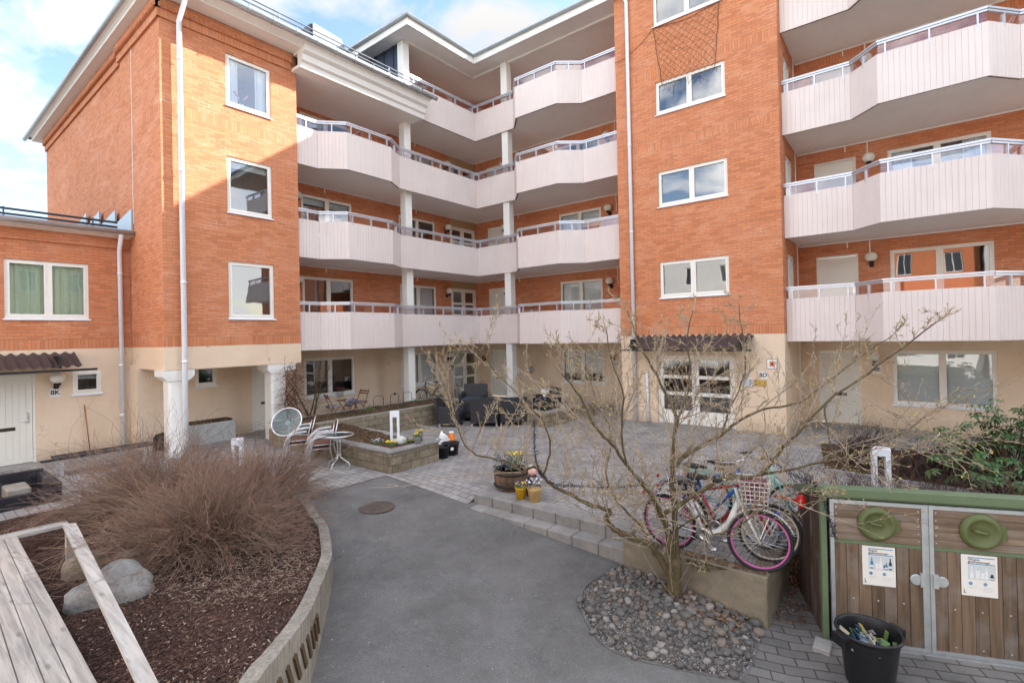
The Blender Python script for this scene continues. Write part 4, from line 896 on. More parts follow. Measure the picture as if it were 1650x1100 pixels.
# ---- black timber troughs and bench by the low wing
BT = thing('black_timber_planter', 'black stained timber planter frame sunk beside the paved path', 'planter', (1.2, 12.6, 0))
m = MB(); m.box(-1.5, 2.0, 13.42, 13.56, 0, .34); m.box(-1.5, 2.0, 11.9, 12.04, 0, .22); m.box(1.9, 2.04, 12.045, 13.415, 0, .30); P_(m, 'frame', M['blackpaint'], BT)
m = MB(); m.box(-1.5, 1.9, 12.05, 13.41, 0, .02); P_(m, 'soil', M['mulch'], BT)
m = MB(); m.bbox(1.38, 1.70, 12.5, 13.1, .02, .22, .02); tag(m.build('grey_stone_block', M['concrete']), 'plain grey stone block inside the black planter', 'stone block')
BB = thing('black_bench', 'low black slatted bench on the path in front of the low wing', 'bench', (2.9, 14.2, 0))
m = MB()
for k in range(5): m.bbox(2.25, 4.0, 13.85 + k * .1, 13.94 + k * .1, .38, .42, .004)
P_(m, 'seat', M['blackpaint'], BB)
for x in (2.35, 3.9):
    for y in (13.9, 14.26): m = MB(); m.box(x - .03, x + .03, y - .03, y + .03, 0, .379); P_(m, 'leg', M['alum'], BB)
for x0, x1, y0, y1, nm in ((1.35, 2.25, 15.75, 16.24, 'grey door mat on the ground in front of door 8K'), (2.35, 3.1, 16.0, 16.25, 'narrow dark mat against the rendered wall below sign 8K')):
    m = MB(); m.bbox(x0, x1, y0, y1, .005, .022, .006); tag(m.build('door_mat', mottled('dark_coir_mat' if x0 > 2 else 'grey_mat', (.03, .028, .03) if x0 > 2 else (.30, .29, .27), .95, 30, .3, .4, 120)), nm, 'mat')

# ---- twig machinery
def strand(mb, pts, r0, r1, n=3):
    N = len(pts); vs = []; fs = []
    d = (pts[-1] - pts[0]); x = d.cross(V((.3, .2, 1)))
    if x.length < 1e-6: x = V((1, 0, 0))
    x.normalize(); y = d.cross(x); y.normalize()
    for i, p in enumerate(pts):
        r = r0 + (r1 - r0) * i / (N - 1)
        for k in range(n):
            a = 2 * PI * k / n; vs.append(p + x * (math.cos(a) * r) + y * (math.sin(a) * r))
    for i in range(N - 1):
        for k in range(n): fs.append((i * n + k, i * n + (k + 1) % n, (i + 1) * n + (k + 1) % n, (i + 1) * n + k))
    mb.raw(vs, fs)
def rv(): return V((random.gauss(0, 1), random.gauss(0, 1), random.gauss(0, 1))).normalized()
def wander(p, d, L, n, wob, up=0.0):
    pts = [V(p)]; d = V(d).normalized()
    for i in range(n):
        d = (d + rv() * wob + V((0, 0, up))).normalized(); pts.append(pts[-1] + d * (L / n))
    return pts, d
def twig_shrub(name, label, c, rx, ry, h, n, seed, mats, droop=.22, r=.0036, sides=6, lean=(0, 0), cat='shrub', group=None, base=.22):
    random.seed(seed); root = thing(name, label, cat, c, 0, group); a = MB(); b = MB(); a.smooth = b.smooth = True
    for i in range(n):
        far = random.random() < .07; az = U(0, 2 * PI); k = math.sqrt(random.random()); bx = V((math.cos(az) * rx * base * k, math.sin(az) * ry * base * k, 0))
        el = R(U(12, 88)); d = V((math.cos(az) * math.cos(el) * rx + lean[0], math.sin(az) * math.cos(el) * ry + lean[1], math.sin(el) * h * 1.3))
        L = d.length * (U(.45, 1.0) if not far else U(1.0, 1.35)); pts = [bx]; dd = d.normalized(); ns = 6
        for j in range(ns):
            dd = (dd + rv() * .30 + V((0, 0, -droop * (j / ns) * U(-.1, 2.2)))).normalized(); q = pts[-1] + dd * (L / ns); q.z = max(q.z, .02 + U(0, .06)); pts.append(q)
        strand(a, pts, r * 1.5, r * .6)
        for s in range(random.randint(sides - 2, sides + 2)):
            j = random.randint(2, ns); p0 = pts[j]; dd2 = ((pts[j] - pts[j - 1]).normalized() + rv() * .65 + V((0, 0, .15))).normalized(); q, _ = wander(p0, dd2, L * U(.15, .4), 3, .22, -.03)
            for v_ in q: v_.z = max(v_.z, .02)
            strand(b, q, r * .75, r * .4)
            if random.random() < .8:
                q2, _ = wander(q[1], (q[2] - q[1]).normalized() + rv() * .8, L * U(.08, .2), 2, .3); strand(b, q2, r * .6, r * .35)
    a.build('stem', mats[0], root); b.build('twig', mats[1], root); return root
tg1 = m_twig('grey_brown_stem', (.20, .15, .108), (.31, .235, .17)); tg2 = m_twig('red_brown_twig', (.235, .14, .10), (.31, .205, .15))
twig_shrub('bare_shrub', 'large leafless red brown shrub with dense arching twigs above the boulders', (2.65, 7.15, .15), 1.32, 1.3, .80, 900, 11, (tg1, tg2))
twig_shrub('bare_shrub', 'leafless pinkish brown shrub in front of the white column, farther from the deck', (2.7, 9.6, .05), 1.45, 1.4, .88, 760, 12, (tg1, tg2))
twig_shrub('bare_shrub', 'leafless brown shrub nearest the silver chairs and asphalt', (4.0, 8.6, .05), 1.15, 1.15, .78, 560, 13, (tg1, tg2))
for i, (x, y, h) in enumerate(((3.6, 10.2, 1.7), (3.1, 9.2, 1.9))):
    pass

random.seed(8); m = MB()
for i in range(3600):
    a = U(0, 6.28); k = random.random() ** .6 * 1.5; x, y = 3.05 + k * math.cos(a) * .9, 6.35 + k * math.sin(a) * 1.1; p = min(IN, key=lambda q: abs(q[1] - y))
    if x > p[0] - .05 or y < 4.6 or x < 1.3: continue
    z = mulch_z(x, y) + U(.01, .04); b = U(0, 3.14); L = U(.02, .07); m.cur = random.choice((0, 0, 1)); strand(m, [V((x, y, z)), V((x + L * math.cos(b), y + L * math.sin(b), z + U(-.01, .02)))], .0022, .0018)
stuff(m.build('dry_twig_litter', [tg1, mottled('pale_dry_litter', (.36, .27, .21), .9)]))
# ---- gravel island with cobbles and the bare tree
random.seed(21)
GI = smooth_path([(6.14, 3.05), (5.9, 3.14), (5.35, 3.20), (4.93, 3.0), (4.58, 2.55), (4.60, 2.2), (4.75, 1.88), (4.92, 1.55), (5.08, 1.33), (5.35, 1.29), (6.10, 1.33)], 4)
cx, cy = 5.62, 2.25
def gz(x, y):
    d = math.hypot((x - 5.6) / 1.0, (y - 2.25) / .95); return zas(y) + .015 + .11 * max(0, 1 - d * .9) + .012 * mnoise.noise(V((x * 6, y * 6, 3)))
m = MB(); m.smooth = True; rings = 9
for k in range(rings):
    for a, b in zip(GI, GI[1:] + GI[:1]):
        def at(p, t): x, y = cx + (p[0] - cx) * t, cy + (p[1] - cy) * t; return (x, y, gz(x, y) if t < .999 else zas(y) - .01)
        m.face([at(a, k / rings), at(a, (k + 1) / rings), at(b, (k + 1) / rings), at(b, k / rings)])
struct(m.build('gravel_ground', M['gravel']))
m = MB(); e = off([(p[0], p[1], 0) for p in GI[:-2]], .035)
for a, b, c, d in zip(GI[:-2], GI[1:-2], e[1:], e): m.hexa([(a[0], a[1], zas(a[1]) - .05), (b[0], b[1], zas(b[1]) - .05), (c[0], c[1], zas(b[1]) - .05), (d[0], d[1], zas(a[1]) - .05), (a[0], a[1], zas(a[1]) + .012), (b[0], b[1], zas(b[1]) + .012), (c[0], c[1], zas(b[1]) + .012), (d[0], d[1], zas(a[1]) + .012)])
struct(m.build('kerb_edge', M['asphalt']))
def inside(x, y, poly):
    r = False; n = len(poly)
    for i in range(n):
        (x1, y1), (x2, y2) = poly[i][:2], poly[i - 1][:2]
        if (y1 > y) != (y2 > y) and x < (x2 - x1) * (y - y1) / (y2 - y1) + x1: r = not r
    return r
cob = [rock((0, 0, 0), (1, .8, .62), s, 7, .28).build('cobblestone', mottled('grey_cobble_%d' % s, c, .8, 3, .3, .3, 20, bd=.02)) for s, c in ((1, (.135, .125, .115)), (2, (.17, .155, .14)), (3, (.105, .098, .092)), (4, (.20, .165, .135)), (5, (.27, .25, .225)), (6, (.14, .115, .095)))]
CL = 'rounded grey cobblestone lying loose in the gravel around the bare tree'
placed = []; used = set()
for tries in range(6000):
    if len(placed) >= 285: break
    x, y = U(4.6, 6.1), U(1.35, 3.1); s = U(.028, .068) * (1.2 if (x > 5.3 and y < 2.5) else .85)
    if not inside(x, y, GI) or math.hypot(x - 5.88, y - 2.28) < .11 + s: continue
    dl = min(math.hypot(x - p[0], y - p[1]) for p in GI[8:-6])
    if dl < .14 and random.random() < .75: continue
    if any(math.hypot(x - a, y - b) < (s + r) * .76 for a, b, r in placed): continue
    placed.append((x, y, s)); k = random.choice((0, 0, 1, 1, 2, 2, 3, 4, 5)); o = cob[k]
    if k in used: o = cob[k].copy(); COL.objects.link(o)
    used.add(k); o.location = (x, y, gz(x, y) + s * .12); o.scale = (s, s * U(.85, 1.1), s * U(.8, 1.1)); o.rotation_euler = (U(-.3, .3), U(-.3, .3), U(0, 6)); tag(o, CL, 'cobblestone', 'cobblestones around the bare tree')
m = MB(); m.smooth = False
for i in range(2600):
    x, y = U(4.55, 6.1), U(1.3, 3.1)
    if not inside(x, y, GI): continue
    s = U(.004, .012); z = gz(x, y) + s * .3; m.cur = random.choice((0, 0, 1, 2)); h = s * U(.5, .9); a = U(0, 6); p = [(x + s * math.cos(a + k * 1.57) * U(.7, 1.2), y + s * math.sin(a + k * 1.57) * U(.7, 1.2), z) for k in range(4)]; t = (x + U(-s, s) * .3, y + U(-s, s) * .3, z + h)
    for k in range(4): m.face([p[k], p[(k + 1) % 4], t])
stuff(m.build('gravel', [mottled('pale_gravel', (.36, .33, .30), .9), mottled('grey_gravel', (.17, .165, .16), .9), mottled('brown_gravel', (.16, .12, .09), .9)]))
m = MB()
def litter(mb, n, f):
    for i in range(n):
        x, y, z = f(); s = U(.012, .032); a = U(0, 6); c_, s_ = math.cos(a), math.sin(a); w = s * U(.35, .7); mb.cur = random.choice((0, 0, 1))
        mb.face([(x + c_ * s, y + s_ * s, z + U(.0, .02)), (x - s_ * w, y + c_ * w, z + U(.0, .015)), (x - c_ * s, y - s_ * s, z + U(0, .02)), (x + s_ * w, y - c_ * w, z + U(.0, .012))])
def f1():
    while 1:
        x, y = (U(5.7, 6.1), U(1.5, 2.4)) if random.random() < .7 else (U(5.2, 6.1), U(1.5, 3.0))
        if inside(x, y, GI): return x, y, gz(x, y) + .012
litter(m, 420, f1); litter(m, 260, lambda: (U(6.15, 6.33), U(1.3, 3.0), .018)); litter(m, 160, lambda: (U(6.35, 7.3), U(1.0, 1.29), -.55)); litter(m, 500, lambda: (lambda x, y: (x, y, .66 - .05 * (y - 12)))(U(6.7, 12.3), U(12, 13.8)))
litter(m, 300, lambda: (lambda x, y: (x, y, .41 + .05 * (y - 8.5)))(U(6.65, 7.5), U(9.2, 11.7)))
stuff(m.build('fallen_leaves', [mottled('brown_dead_leaf', (.14, .065, .035), .9), mottled('tan_dead_leaf', (.30, .2, .11), .9)]))

LIMBS = {
'trunk': [(5.87, 2.28, -.61), (5.89, 2.26, -.24), (5.89, 2.25, .06)],
'A': [(5.89, 2.25, -.13), (5.95, 2.25, .38), (5.98, 2.29, .81), (6.03, 2.31, 1.1), (6.09, 2.31, 1.43), (6.17, 2.29, 1.68), (6.22, 2.47, 2.04), (6.22, 2.62, 2.32), (6.19, 2.81, 2.7), (6.22, 2.94, 3.07)],
'A2': [(6.09, 2.31, 1.43), (6.13, 2.28, 1.68), (6.3, 2.2, 1.95), (6.42, 2.2, 2.33), (6.46, 2.23, 2.68), (6.55, 2.2, 3.04)],
'B': [(5.89, 2.25, -.16), (5.79, 2.3, .38), (5.7, 2.32, .62), (5.53, 2.37, .87), (5.43, 2.42, 1.02), (5.17, 2.5, 1.29), (4.98, 2.58, 1.56), (4.79, 2.66, 1.75), (4.6, 2.74, 2.1), (4.39, 2.83, 2.38)],
'BR': [(5.7, 2.32, .62), (5.79, 2.05, .82), (5.93, 1.7, 1.09), (6.08, 1.35, 1.15), (6.13, 1.14, 1.44), (6.11, .99, 1.62), (6.2, .71, 1.98), (6.37, .34, 2.31), (6.46, .05, 2.56), (6.59, -.27, 2.86)],
'BR2': [(6.08, 1.35, 1.15), (6.29, .85, 1.3), (6.4, .46, 1.46), (6.56, .1, 1.66), (6.6, -.11, 1.86)],
'C': [(6.03, 2.31, 1.1), (6.33, 2.17, 1.27), (6.77, 1.93, 1.42), (6.99, 1.81, 1.55), (7.44, 1.57, 1.69), (7.98, 1.21, 1.76), (8.37, .87, 2.06), (8.74, .56, 2.35), (9.17, .18, 2.65)],
'D': [(5.88, 2.26, -.31), (5.79, 2.46, .16), (5.64, 2.72, .31), (5.58, 2.88, .37), (5.57, 2.98, .49), (5.59, 2.95, .58), (5.48, 3.16, .65), (5.38, 3.38, .76), (5.29, 3.56, .84), (5.25, 3.7, .98), (5.17, 3.8, 1.1), (5.13, 3.93, 1.01), (5.05, 4.11, 1.13), (4.91, 4.29, 1.19), (4.8, 4.51, 1.26), (4.74, 4.65, 1.48), (4.68, 4.74, 1.85), (4.6, 4.83, 2.14)],
'D2': [(5.79, 2.46, .16), (5.82, 2.66, .4), (5.84, 2.95, .61), (5.92, 3.17, .93), (6.16, 3.19, 1.4), (6.21, 3.45, 1.88), (6.22, 3.59, 2.31)],
'E': [(5.25, 3.7, .98), (5.22, 3.57, 1.28), (5.11, 3.54, 1.61), (4.89, 3.65, 1.94), (4.59, 3.88, 2.33), (4.38, 3.98, 2.64)],
'F': [(5.95, 2.25, .38), (5.99, 1.96, .61), (5.77, 1.76, .51), (5.69, 1.53, .65), (5.68, 1.22, .92), (5.69, .88, 1.17)],
'G': [(5.17, 2.5, 1.29), (5.04, 2.5, 1.66), (4.97, 2.42, 2.08), (4.8, 2.47, 2.49), (4.68, 2.47, 2.82)],
'H': [(6.77, 1.93, 1.42), (6.94, 1.88, 1.73), (7.18, 1.73, 2.21), (7.26, 1.78, 2.79), (7.35, 1.83, 3.13)],
'I': [(6.2, .71, 1.98), (6.05, .67, 1.69), (5.92, .58, 1.47), (5.99, .34, 1.37)],
}
RAD = {'trunk': (.105, .085), 'A': (.052, .008), 'A2': (.022, .006), 'B': (.048, .008), 'BR': (.036, .006), 'BR2': (.018, .005), 'C': (.034, .006), 'D': (.05, .006), 'D2': (.026, .005), 'E': (.018, .005), 'F': (.016, .004), 'G': (.017, .005), 'H': (.018, .005), 'I': (.012, .004)}
random.seed(5)
TREE = thing('bare_tree', 'gnarled budding bare tree with spreading limbs rising from the cobbles', 'tree', (5.88, 2.27, -.5))
tk = MB(); tk.smooth = True; tw = MB(); tw.smooth = True; bu = MB()
def bud(p, d):
    L = U(.012, .026); r = L * .3; d = d.normalized(); x = d.orthogonal().normalized(); y = d.cross(x); m_ = p + d * L * .45; t = p + d * L
    q = [m_ + (x * math.cos(k * 2.094) + y * math.sin(k * 2.094)) * r for k in range(3)]; bu.cur = random.choice((0, 0, 1))
    for k in range(3): bu.face([p, q[k], q[(k + 1) % 3]]); bu.face([t, q[(k + 1) % 3], q[k]])
def spur(p, d):
    q, e = wander(p, d + rv() * .9 + V((0, 0, .25)), U(.02, .07), 2, .35); strand(tw, q, .0035, .0025)
    if random.random() < .36: bud(q[-1], e)
def grow(p, d, L, r, lev):
    L *= (1.0 if p[2] < 1.9 else max(.3, 1.0 - (p[2] - 1.9) * .65)); n = 5 if L > .3 else 3; q, e = wander(p, d, L, n, .2, .03); strand(tw, q, r, max(.0022, r * .45), 4 if r > .006 else 3)
    for i in range(1, n + 1):
        dd = (q[i] - q[i - 1]).normalized()
        for _ in range(random.choice((1, 2)) if lev > 0 else 1):
            if random.random() < .75: spur(q[i] - dd * U(0, L / n), dd)
        if lev > 0 and random.random() < (.72 if lev == 2 else .5):
            grow(q[i], dd + rv() * .75 + V((0, 0, .12)), L * U(.35, .62), r * .62, lev - 1)
    bud(q[-1], e)
for k, pts in LIMBS.items():
    sp = [V(p) for p in smooth_path(pts, 4)]; N = len(sp); a, b = RAD[k]
    sp = [p + rv() * .011 for p in sp]
    a *= .80; rs = [(a + (b - a) * (i / (N - 1)) ** .8) * (1 + .22 * mnoise.noise(p * 9) + (.25 * max(0, 1 - (p.z + .55) / .25) if k == 'trunk' else 0)) for i, p in enumerate(sp)]
    tk.tube(sp, rs, 8)
    if k == 'trunk': continue
    acc = 0
    for i in range(2, N):
        acc += (sp[i] - sp[i - 1]).length; dd = (sp[i] - sp[i - 1]).normalized()
        low = sp[i].z < .25
        if random.random() < .5 and not low: spur(sp[i], dd)
        if acc > (.06 if not low else .32):
            acc = U(-.05, .05); d = (dd * .55 + rv() * .85 + V((0, 0, .35)))
            grow(sp[i], d, (U(.25, .8) if random.random() < .8 else U(.8, 1.25)) if not low else U(.2, .4), min(rs[i] * .5, U(.005, .009)), 2 if not low else 1)
    grow(sp[-1], sp[-1] - sp[-2], U(.25, .5), b, 1)
for i in range(9):       # thin suckers from the foot of the tree
    q, e = wander((5.88 + U(-.08, .08), 2.27 + U(-.08, .08), -.4), (U(-.7, .7), U(-.7, .7), 1), U(.5, 1.5), 6, .14, .05); strand(tw, q, .006, .003); [spur(p, e) for p in q[2:]]
M['bark'] = m_bark('lichened_brown_bark', (.105, .078, .045), (.165, .155, .075)); tk.build('trunk', M['bark']).parent = TREE
for o, mt, nm in ((tw, m_twig('grey_beige_tree_twig', (.25, .20, .15), (.46, .38, .28)), 'twig'), (bu, [m_leaf('yellow_green_bud', (.42, .36, .08)), m_leaf('reddish_bud', (.30, .13, .06))], 'bud')): o.build(nm, mt).parent = TREE
for ch in TREE.children: ch.matrix_parent_inverse = Matrix.Translation(-TREE.location)

# ---- grit and blown leaves on the asphalt
random.seed(91); m = MB()
for i in range(900):
    x, y = U(2.2, 6.4), U(2.4, 8.3); q = min(TOP, key=lambda p: abs(p[1] - y))
    if x < q[0] + .03 or inside(x, y, GI) or x > 6.15: continue
    if random.random() > .35 and min(x - q[0], 6.2 - x) > .5: continue
    s = U(.004, .013); a = U(0, 6.28); z = zas(y) + .004; c_, s_ = math.cos(a), math.sin(a); w = s * U(.4, .9); m.cur = random.choice((0, 0, 1, 2))
    m.face([(x + c_ * s, y + s_ * s, z + U(0, .008)), (x - s_ * w, y + c_ * w, z), (x - c_ * s, y - s_ * s, z + U(0, .006)), (x + s_ * w, y - c_ * w, z)])
stuff(m.build('grit', [mottled('pale_grit', (.42, .40, .37), .9), mottled('brown_leaf_scrap', (.16, .09, .05), .9), mottled('dark_grit', (.05, .05, .05), .9)]))
# ---- right hand beds
m = MB(); m.poly([(7.30, 1.28), (8.75, 1.28), (8.9, -1), (9.9, -9), (9.3, -9), (8.0, -.55)], -.9, .04); struct(m.build('soil_ground', M['soil']))
m = MB(); m.poly([(11.25, 1.3), (13.9, 1.7), (14.4, -5), (10.6, -5), (11.05, -.6)], .0, .045); struct(m.build('bed_ground', M['soil']))
m = MB()
for a, b in (((11.25, 1.3), (11.05, -.6)), ((11.05, -.6), (10.6, -5))): m.bar((*a, .03), (*b, .03), .12, .12)
tag(m.build('bed_edging', M['greycon']), 'grey stone edging along the shrub bed in front of the right hand window', 'edging')
tg3 = m_twig('dark_red_twig', (.115, .04, .035), (.17, .075, .06)); tg4 = m_twig('dark_brown_twig', (.07, .045, .035), (.12, .08, .06))
for i, (x, y) in enumerate(((7.75, .85), (8.1, .25), (8.3, -.35), (8.55, -1.0), (8.8, -1.7))):
    twig_shrub('red_twig_hedge_plant', 'low dark red leafless hedge plant behind the waste shed', (x, y, .03), .55, .55, .82, 200, 30 + i, (tg3, tg4), .25, .0035, 4, cat='hedge plant', group='red twigged hedge behind the waste shed')
for i, (x, y, h, l) in enumerate(((12.0, .75, .62, 'brown leafless mound shrub beside the white bollard near door 8B'), (11.8, -.1, .5, 'flat brown twiggy shrub in the bed in front of the right window'), (12.4, -.6, .45, 'low brown shrub close under the rhododendron'))):
    twig_shrub('brown_mound_shrub', l, (x, y, .05), .62, .62, h, 230, 50 + i, (tg4, tg4), .3, .0045, 5)
def rhodo(c, s, seed, n=150):
    random.seed(seed); root = thing('rhododendron', 'evergreen rhododendron with glossy drooping leaf whorls under the right hand window', 'shrub', c); st = MB(); st.smooth = True; lf = MB()
    for i in range(n):
        az = U(0, 2 * PI); el = R(U(2, 85)); k = U(.45, 1.0); t = V((math.cos(az) * math.cos(el) * s[0], math.sin(az) * math.cos(el) * s[1], math.sin(el) * s[2] + .15)) * k
        if mnoise.noise(t * 1.6 + V((seed, 0, 0))) < -.18: continue
        a = V((U(-.15, .15), U(-.15, .15), 0)); b = a * .5 + t * .5 + V((0, 0, -.08)); strand(st, [a, b, t], .010, .004, 4); up = (t - b).normalized() * .5 + V((0, 0, .6)); up.normalize()
        x = up.orthogonal().normalized(); y = up.cross(x); q = random.randint(7, 10); ph = U(0, 6)
        for j in range(q):
            an = ph + 2 * PI * j / q + U(-.2, .2); o = x * math.cos(an) + y * math.sin(an); L = U(.10, .17); w = L * .21; dr = U(.15, .75); sd = o.cross(up).normalized()
            p0 = t + o * .01; p1 = p0 + o * L * .5 + up * (.02 - dr * L * .18); p2 = p0 + o * L * (1 - dr * .15) - up * dr * L * .75; ms = up * w * .25
            lf.face([p0, p1 - sd * w - ms * .5, p1]); lf.face([p0, p1, p1 + sd * w - ms * .5]); lf.face([p1 - sd * w - ms * .5, p2, p1]); lf.face([p1, p2, p1 + sd * w - ms * .5])
    st.build('stem', M['bark'], root); lf.build('foliage', m_leaf('glossy_evergreen_leaf', (.055, .115, .04), .38), root); return root
rhodo((11.5, -1.25, .05), (1.05, 1.25, 1.35), 3, 330)

# ---- vine on the second column
random.seed(77)
VN = thing('climbing_vine', 'leafless brown climbing vine wrapped round the white column beside the chairs', 'climber', (7.25, 13.75, 0)); st = MB(); tv = MB(); st.smooth = tv.smooth = True
for i in range(7):
    a = U(0, 6); q = [V((.0 + .05 * math.cos(a), .05 * math.sin(a), .3))]
    for j in range(16): z = .3 + j * .115; q.append(V((-.1 + .16 * math.sin(j * .55 + i * 1.3) + U(-.05, .05), -.14 + U(-.05, .03), z)))
    st.tube(q, [.02 - .0009 * j for j in range(len(q))], 5)
    for p in q[3:]:
        for _ in range(3):
            w, e = wander(p, (U(-1, 1.0), U(-1, .1), U(-.6, .5)), U(.15, .6), 4, .4, -.08); strand(tv, w, .005, .0025); w2, _ = wander(w[2], rv(), U(.08, .25), 3, .4, -.05); strand(tv, w2, .0035, .002)
st.build('stem', m_bark('brown_vine_bark', (.12, .06, .04), (.16, .09, .06)), VN); tv.build('twig', m_twig('brown_vine_twig', (.16, .075, .05), (.24, .13, .09)), VN)
random.seed(78)
VB = thing('bare_climber', 'leafless brown trained shrub against the wall beside the dark ground floor window', 'climber', (8.3, 14.6, 0)); st = MB(); tv = MB(); st.smooth = tv.smooth = True
for i in range(5):
    q, e = wander((U(-.1, .1), 0, .2), (U(-.6, .4), U(-.3, .2), 1.2), U(1.2, 1.8), 8, .14); st.tube(q, [.03 - .003 * j for j in range(len(q))], 5)
    for p in q[2:]:
        for _ in range(5): w, e = wander(p, (U(-1, 1), U(-.6, .3), U(-.2, .8)), U(.2, .6), 4, .3); strand(tv, w, .0055, .0025)
st.build('stem', M['bark'], VB); tv.build('twig', tg1, VB)
# ------------------------------------------------------------------ objects
def at(root, o): o.parent = root; return o
def text(par, s, size, fr, u, z, n, mat, name='lettering', bold=0, al='CENTER'):
    c = bpy.data.curves.new(name, 'FONT'); c.body = s; c.size = size; c.align_x = al; c.align_y = 'CENTER'; c.extrude = .0008; c.offset = bold
    tmp = bpy.data.objects.new(name, c); COL.objects.link(tmp); me = bpy.data.meshes.new_from_object(tmp.evaluated_get(bpy.context.evaluated_depsgraph_get()))
    bpy.data.objects.remove(tmp); me.materials.clear(); me.materials.append(mat); o = bpy.data.objects.new(name, me); COL.objects.link(o)
    m = Matrix((fr.u, (0, 0, 1), fr.n)).transposed().to_4x4(); m.translation = fr.P(u, z, n); o.matrix_world = m
    if par: o.parent = par; o.matrix_parent_inverse = Matrix.Translation(-par.location) if par.type == 'EMPTY' else Matrix.Identity(4)
    return o
K = lambda n, c, r=.5, **k: M.setdefault(n, mottled(n, c, r, **k))
INK = K('black_ink', (.012, .012, .012), .6); WSIGN = K('white_sign_enamel', (.78, .77, .75), .4, amt=.04, bump=0)

# ---- globe lamps on the walls
def lamp(fr, u, z, label, out=.20):
    p = fr.P(u, z, 0); t = thing('wall_lamp', label, 'wall lamp', p, 0, 'white globe wall lamps'); L = Fr((0, 0, 0), fr.u, fr.n)
    m = MB(); m.smooth = True; m.ball(L.P(0, 0, out), .15, 20, 12, (1, 1, .88)); at(t, m.build('globe', M['lampglass']))
    m = MB(); L.box(m, -.05, .05, -.27, -.13, .002, .03); m.tube([L.P(0, -.2, .03), L.P(0, -.21, out * .8), L.P(0, -.17, out)], .022, 8); m.lathe([(.035, -.19), (.065, -.15), (.07, -.115)], tuple(L.P(0, 0, out)), 14); at(t, m.build('bracket', M['iron']))
NM = ['ground floor', 'first balcony', 'second balcony', 'third balcony', 'top balcony']
lamp(FL, 2.68, 1.97, 'globe lamp above the 8K number plate on the low wing')
for k in range(4):
    lamp(FB, 15.36, 1.98 + ST * k, ['globe lamp above the 8G 8F plate beside the glazed door', 'globe lamp beside the glazed door on the first balcony in the inner corner', 'globe lamp beside the glazed door on the second balcony in the inner corner', 'globe lamp beside the glazed door on the third balcony in the inner corner'][k])
    lamp(FC, -8.80, 1.98 + ST * k, ['globe lamp beside the brick stair tower at ground level, above an 8D plate', 'globe lamp on the first balcony next to the right stair tower', 'globe lamp on the second balcony next to the right stair tower', 'globe lamp on the third balcony next to the right stair tower'][k])
    lamp(FW, -.78, 1.97 + ST * k, ['globe lamp above the 8B number plate on the right wing', 'globe lamp on the right wing between door and wide window, one floor up', 'globe lamp on the right wing between door and window, two floors up', 'globe lamp on the right wing on the third balcony up'][k])
    if k: lamp(FC, -13.86, 1.98 + ST * k, 'globe lamp beside the ivory door behind the white column on the %s' % NM[k])
for k in (1, 2): lamp(FB, 8.52, 1.98 + ST * k, 'globe lamp at the left end of the %s beside the left stair tower' % NM[k])

# ---- number plates and signs
def plate(fr, u, z, w, h, s, label, size, name='number_plate', cat='number sign'):
    m = MB(); fr.box(m, u - w / 2, u + w / 2, z - h / 2, z + h / 2, .004, .012); o = tag(m.build(name, WSIGN), label, cat); text(o, s, size, fr, u, z, .013, INK, bold=.004)
plate(FL, 2.66, 1.61, .19, .20, '8K', 'white number plate reading 8K below a globe lamp', .15)
plate(FB, 15.34, 1.66, .30, .17, '8G 8F', 'white number plate reading 8G 8F beside the glazed corner door', .105)
plate(FC, -8.70, 1.60, .20, .20, '8D', 'white number plate reading 8D below the lamp in the recess beside the tower', .15)
plate(FT, -3.09, 1.55, .20, .20, '8D', 'white number plate reading 8D on the tower above the brass plaque', .15)
plate(FW, -.72, 1.60, .20, .20, '8B', 'white number plate reading 8B beside the right hand door', .15)
m = MB(); FT.box(m, -3.0, -2.73, 1.72, 1.99, .004, .010); o = tag(m.build('shelter_sign', INK), 'square shelter sign with blue triangle on orange, on the tower corner', 'sign')
m = MB(); FT.box(m, -2.99, -2.74, 1.73, 1.98, .0105, .0125); m.build('panel', WSIGN).parent = o
m = MB(); FT.box(m, -2.93, -2.80, 1.795, 1.925, .013, .015); m.build('orange_square', K('sign_orange', (.85, .22, .02), .5)).parent = o
m = MB(); m.face([FT.P(-2.91, 1.825, .016), FT.P(-2.82, 1.825, .016), FT.P(-2.865, 1.905, .016)]); m.build('blue_triangle', K('sign_blue', (.015, .03, .22), .5)).parent = o
m = MB(); FT.box(m, -3.31, -3.01, 1.25, 1.42, .004, .014); o = tag(m.build('brass_plaque', K('worn_brass', (.50, .33, .08), .35, metal=.6)), 'small brass plaque below the 8D plate on the tower', 'plaque')
t = thing('intercom_panel', 'grey intercom panel beside the main entrance doors', 'intercom', FT.P(-3.5, 1.4, 0))
m = MB(); FT.box(m, -3.62, -3.44, 1.22, 1.66, .004, .03); P_(m, 'panel', M['galv'], t); m = MB(); FT.box(m, -3.46, -3.36, 1.24, 1.46, .031, .05); P_(m, 'keypad', WSIGN, t)
m = MB(); [FT.box(m, -3.445 + i * .028, -3.425 + i * .028, 1.30 + j * .05, 1.33 + j * .05, .051, .054) for i in range(3) for j in range(3)]; P_(m, 'button', INK, t)
m = MB(); m.smooth = True; c = FT.P(-3.58, 1.74, .06); m.lathe([(.028, 0), (.034, .01), (.034, .26), (.028, .28)], tuple(c), 14); t = tag(m.build('tube_lamp', M['lampglass']), 'slim upright tube lamp on the wall right of the entrance doors', 'wall lamp')

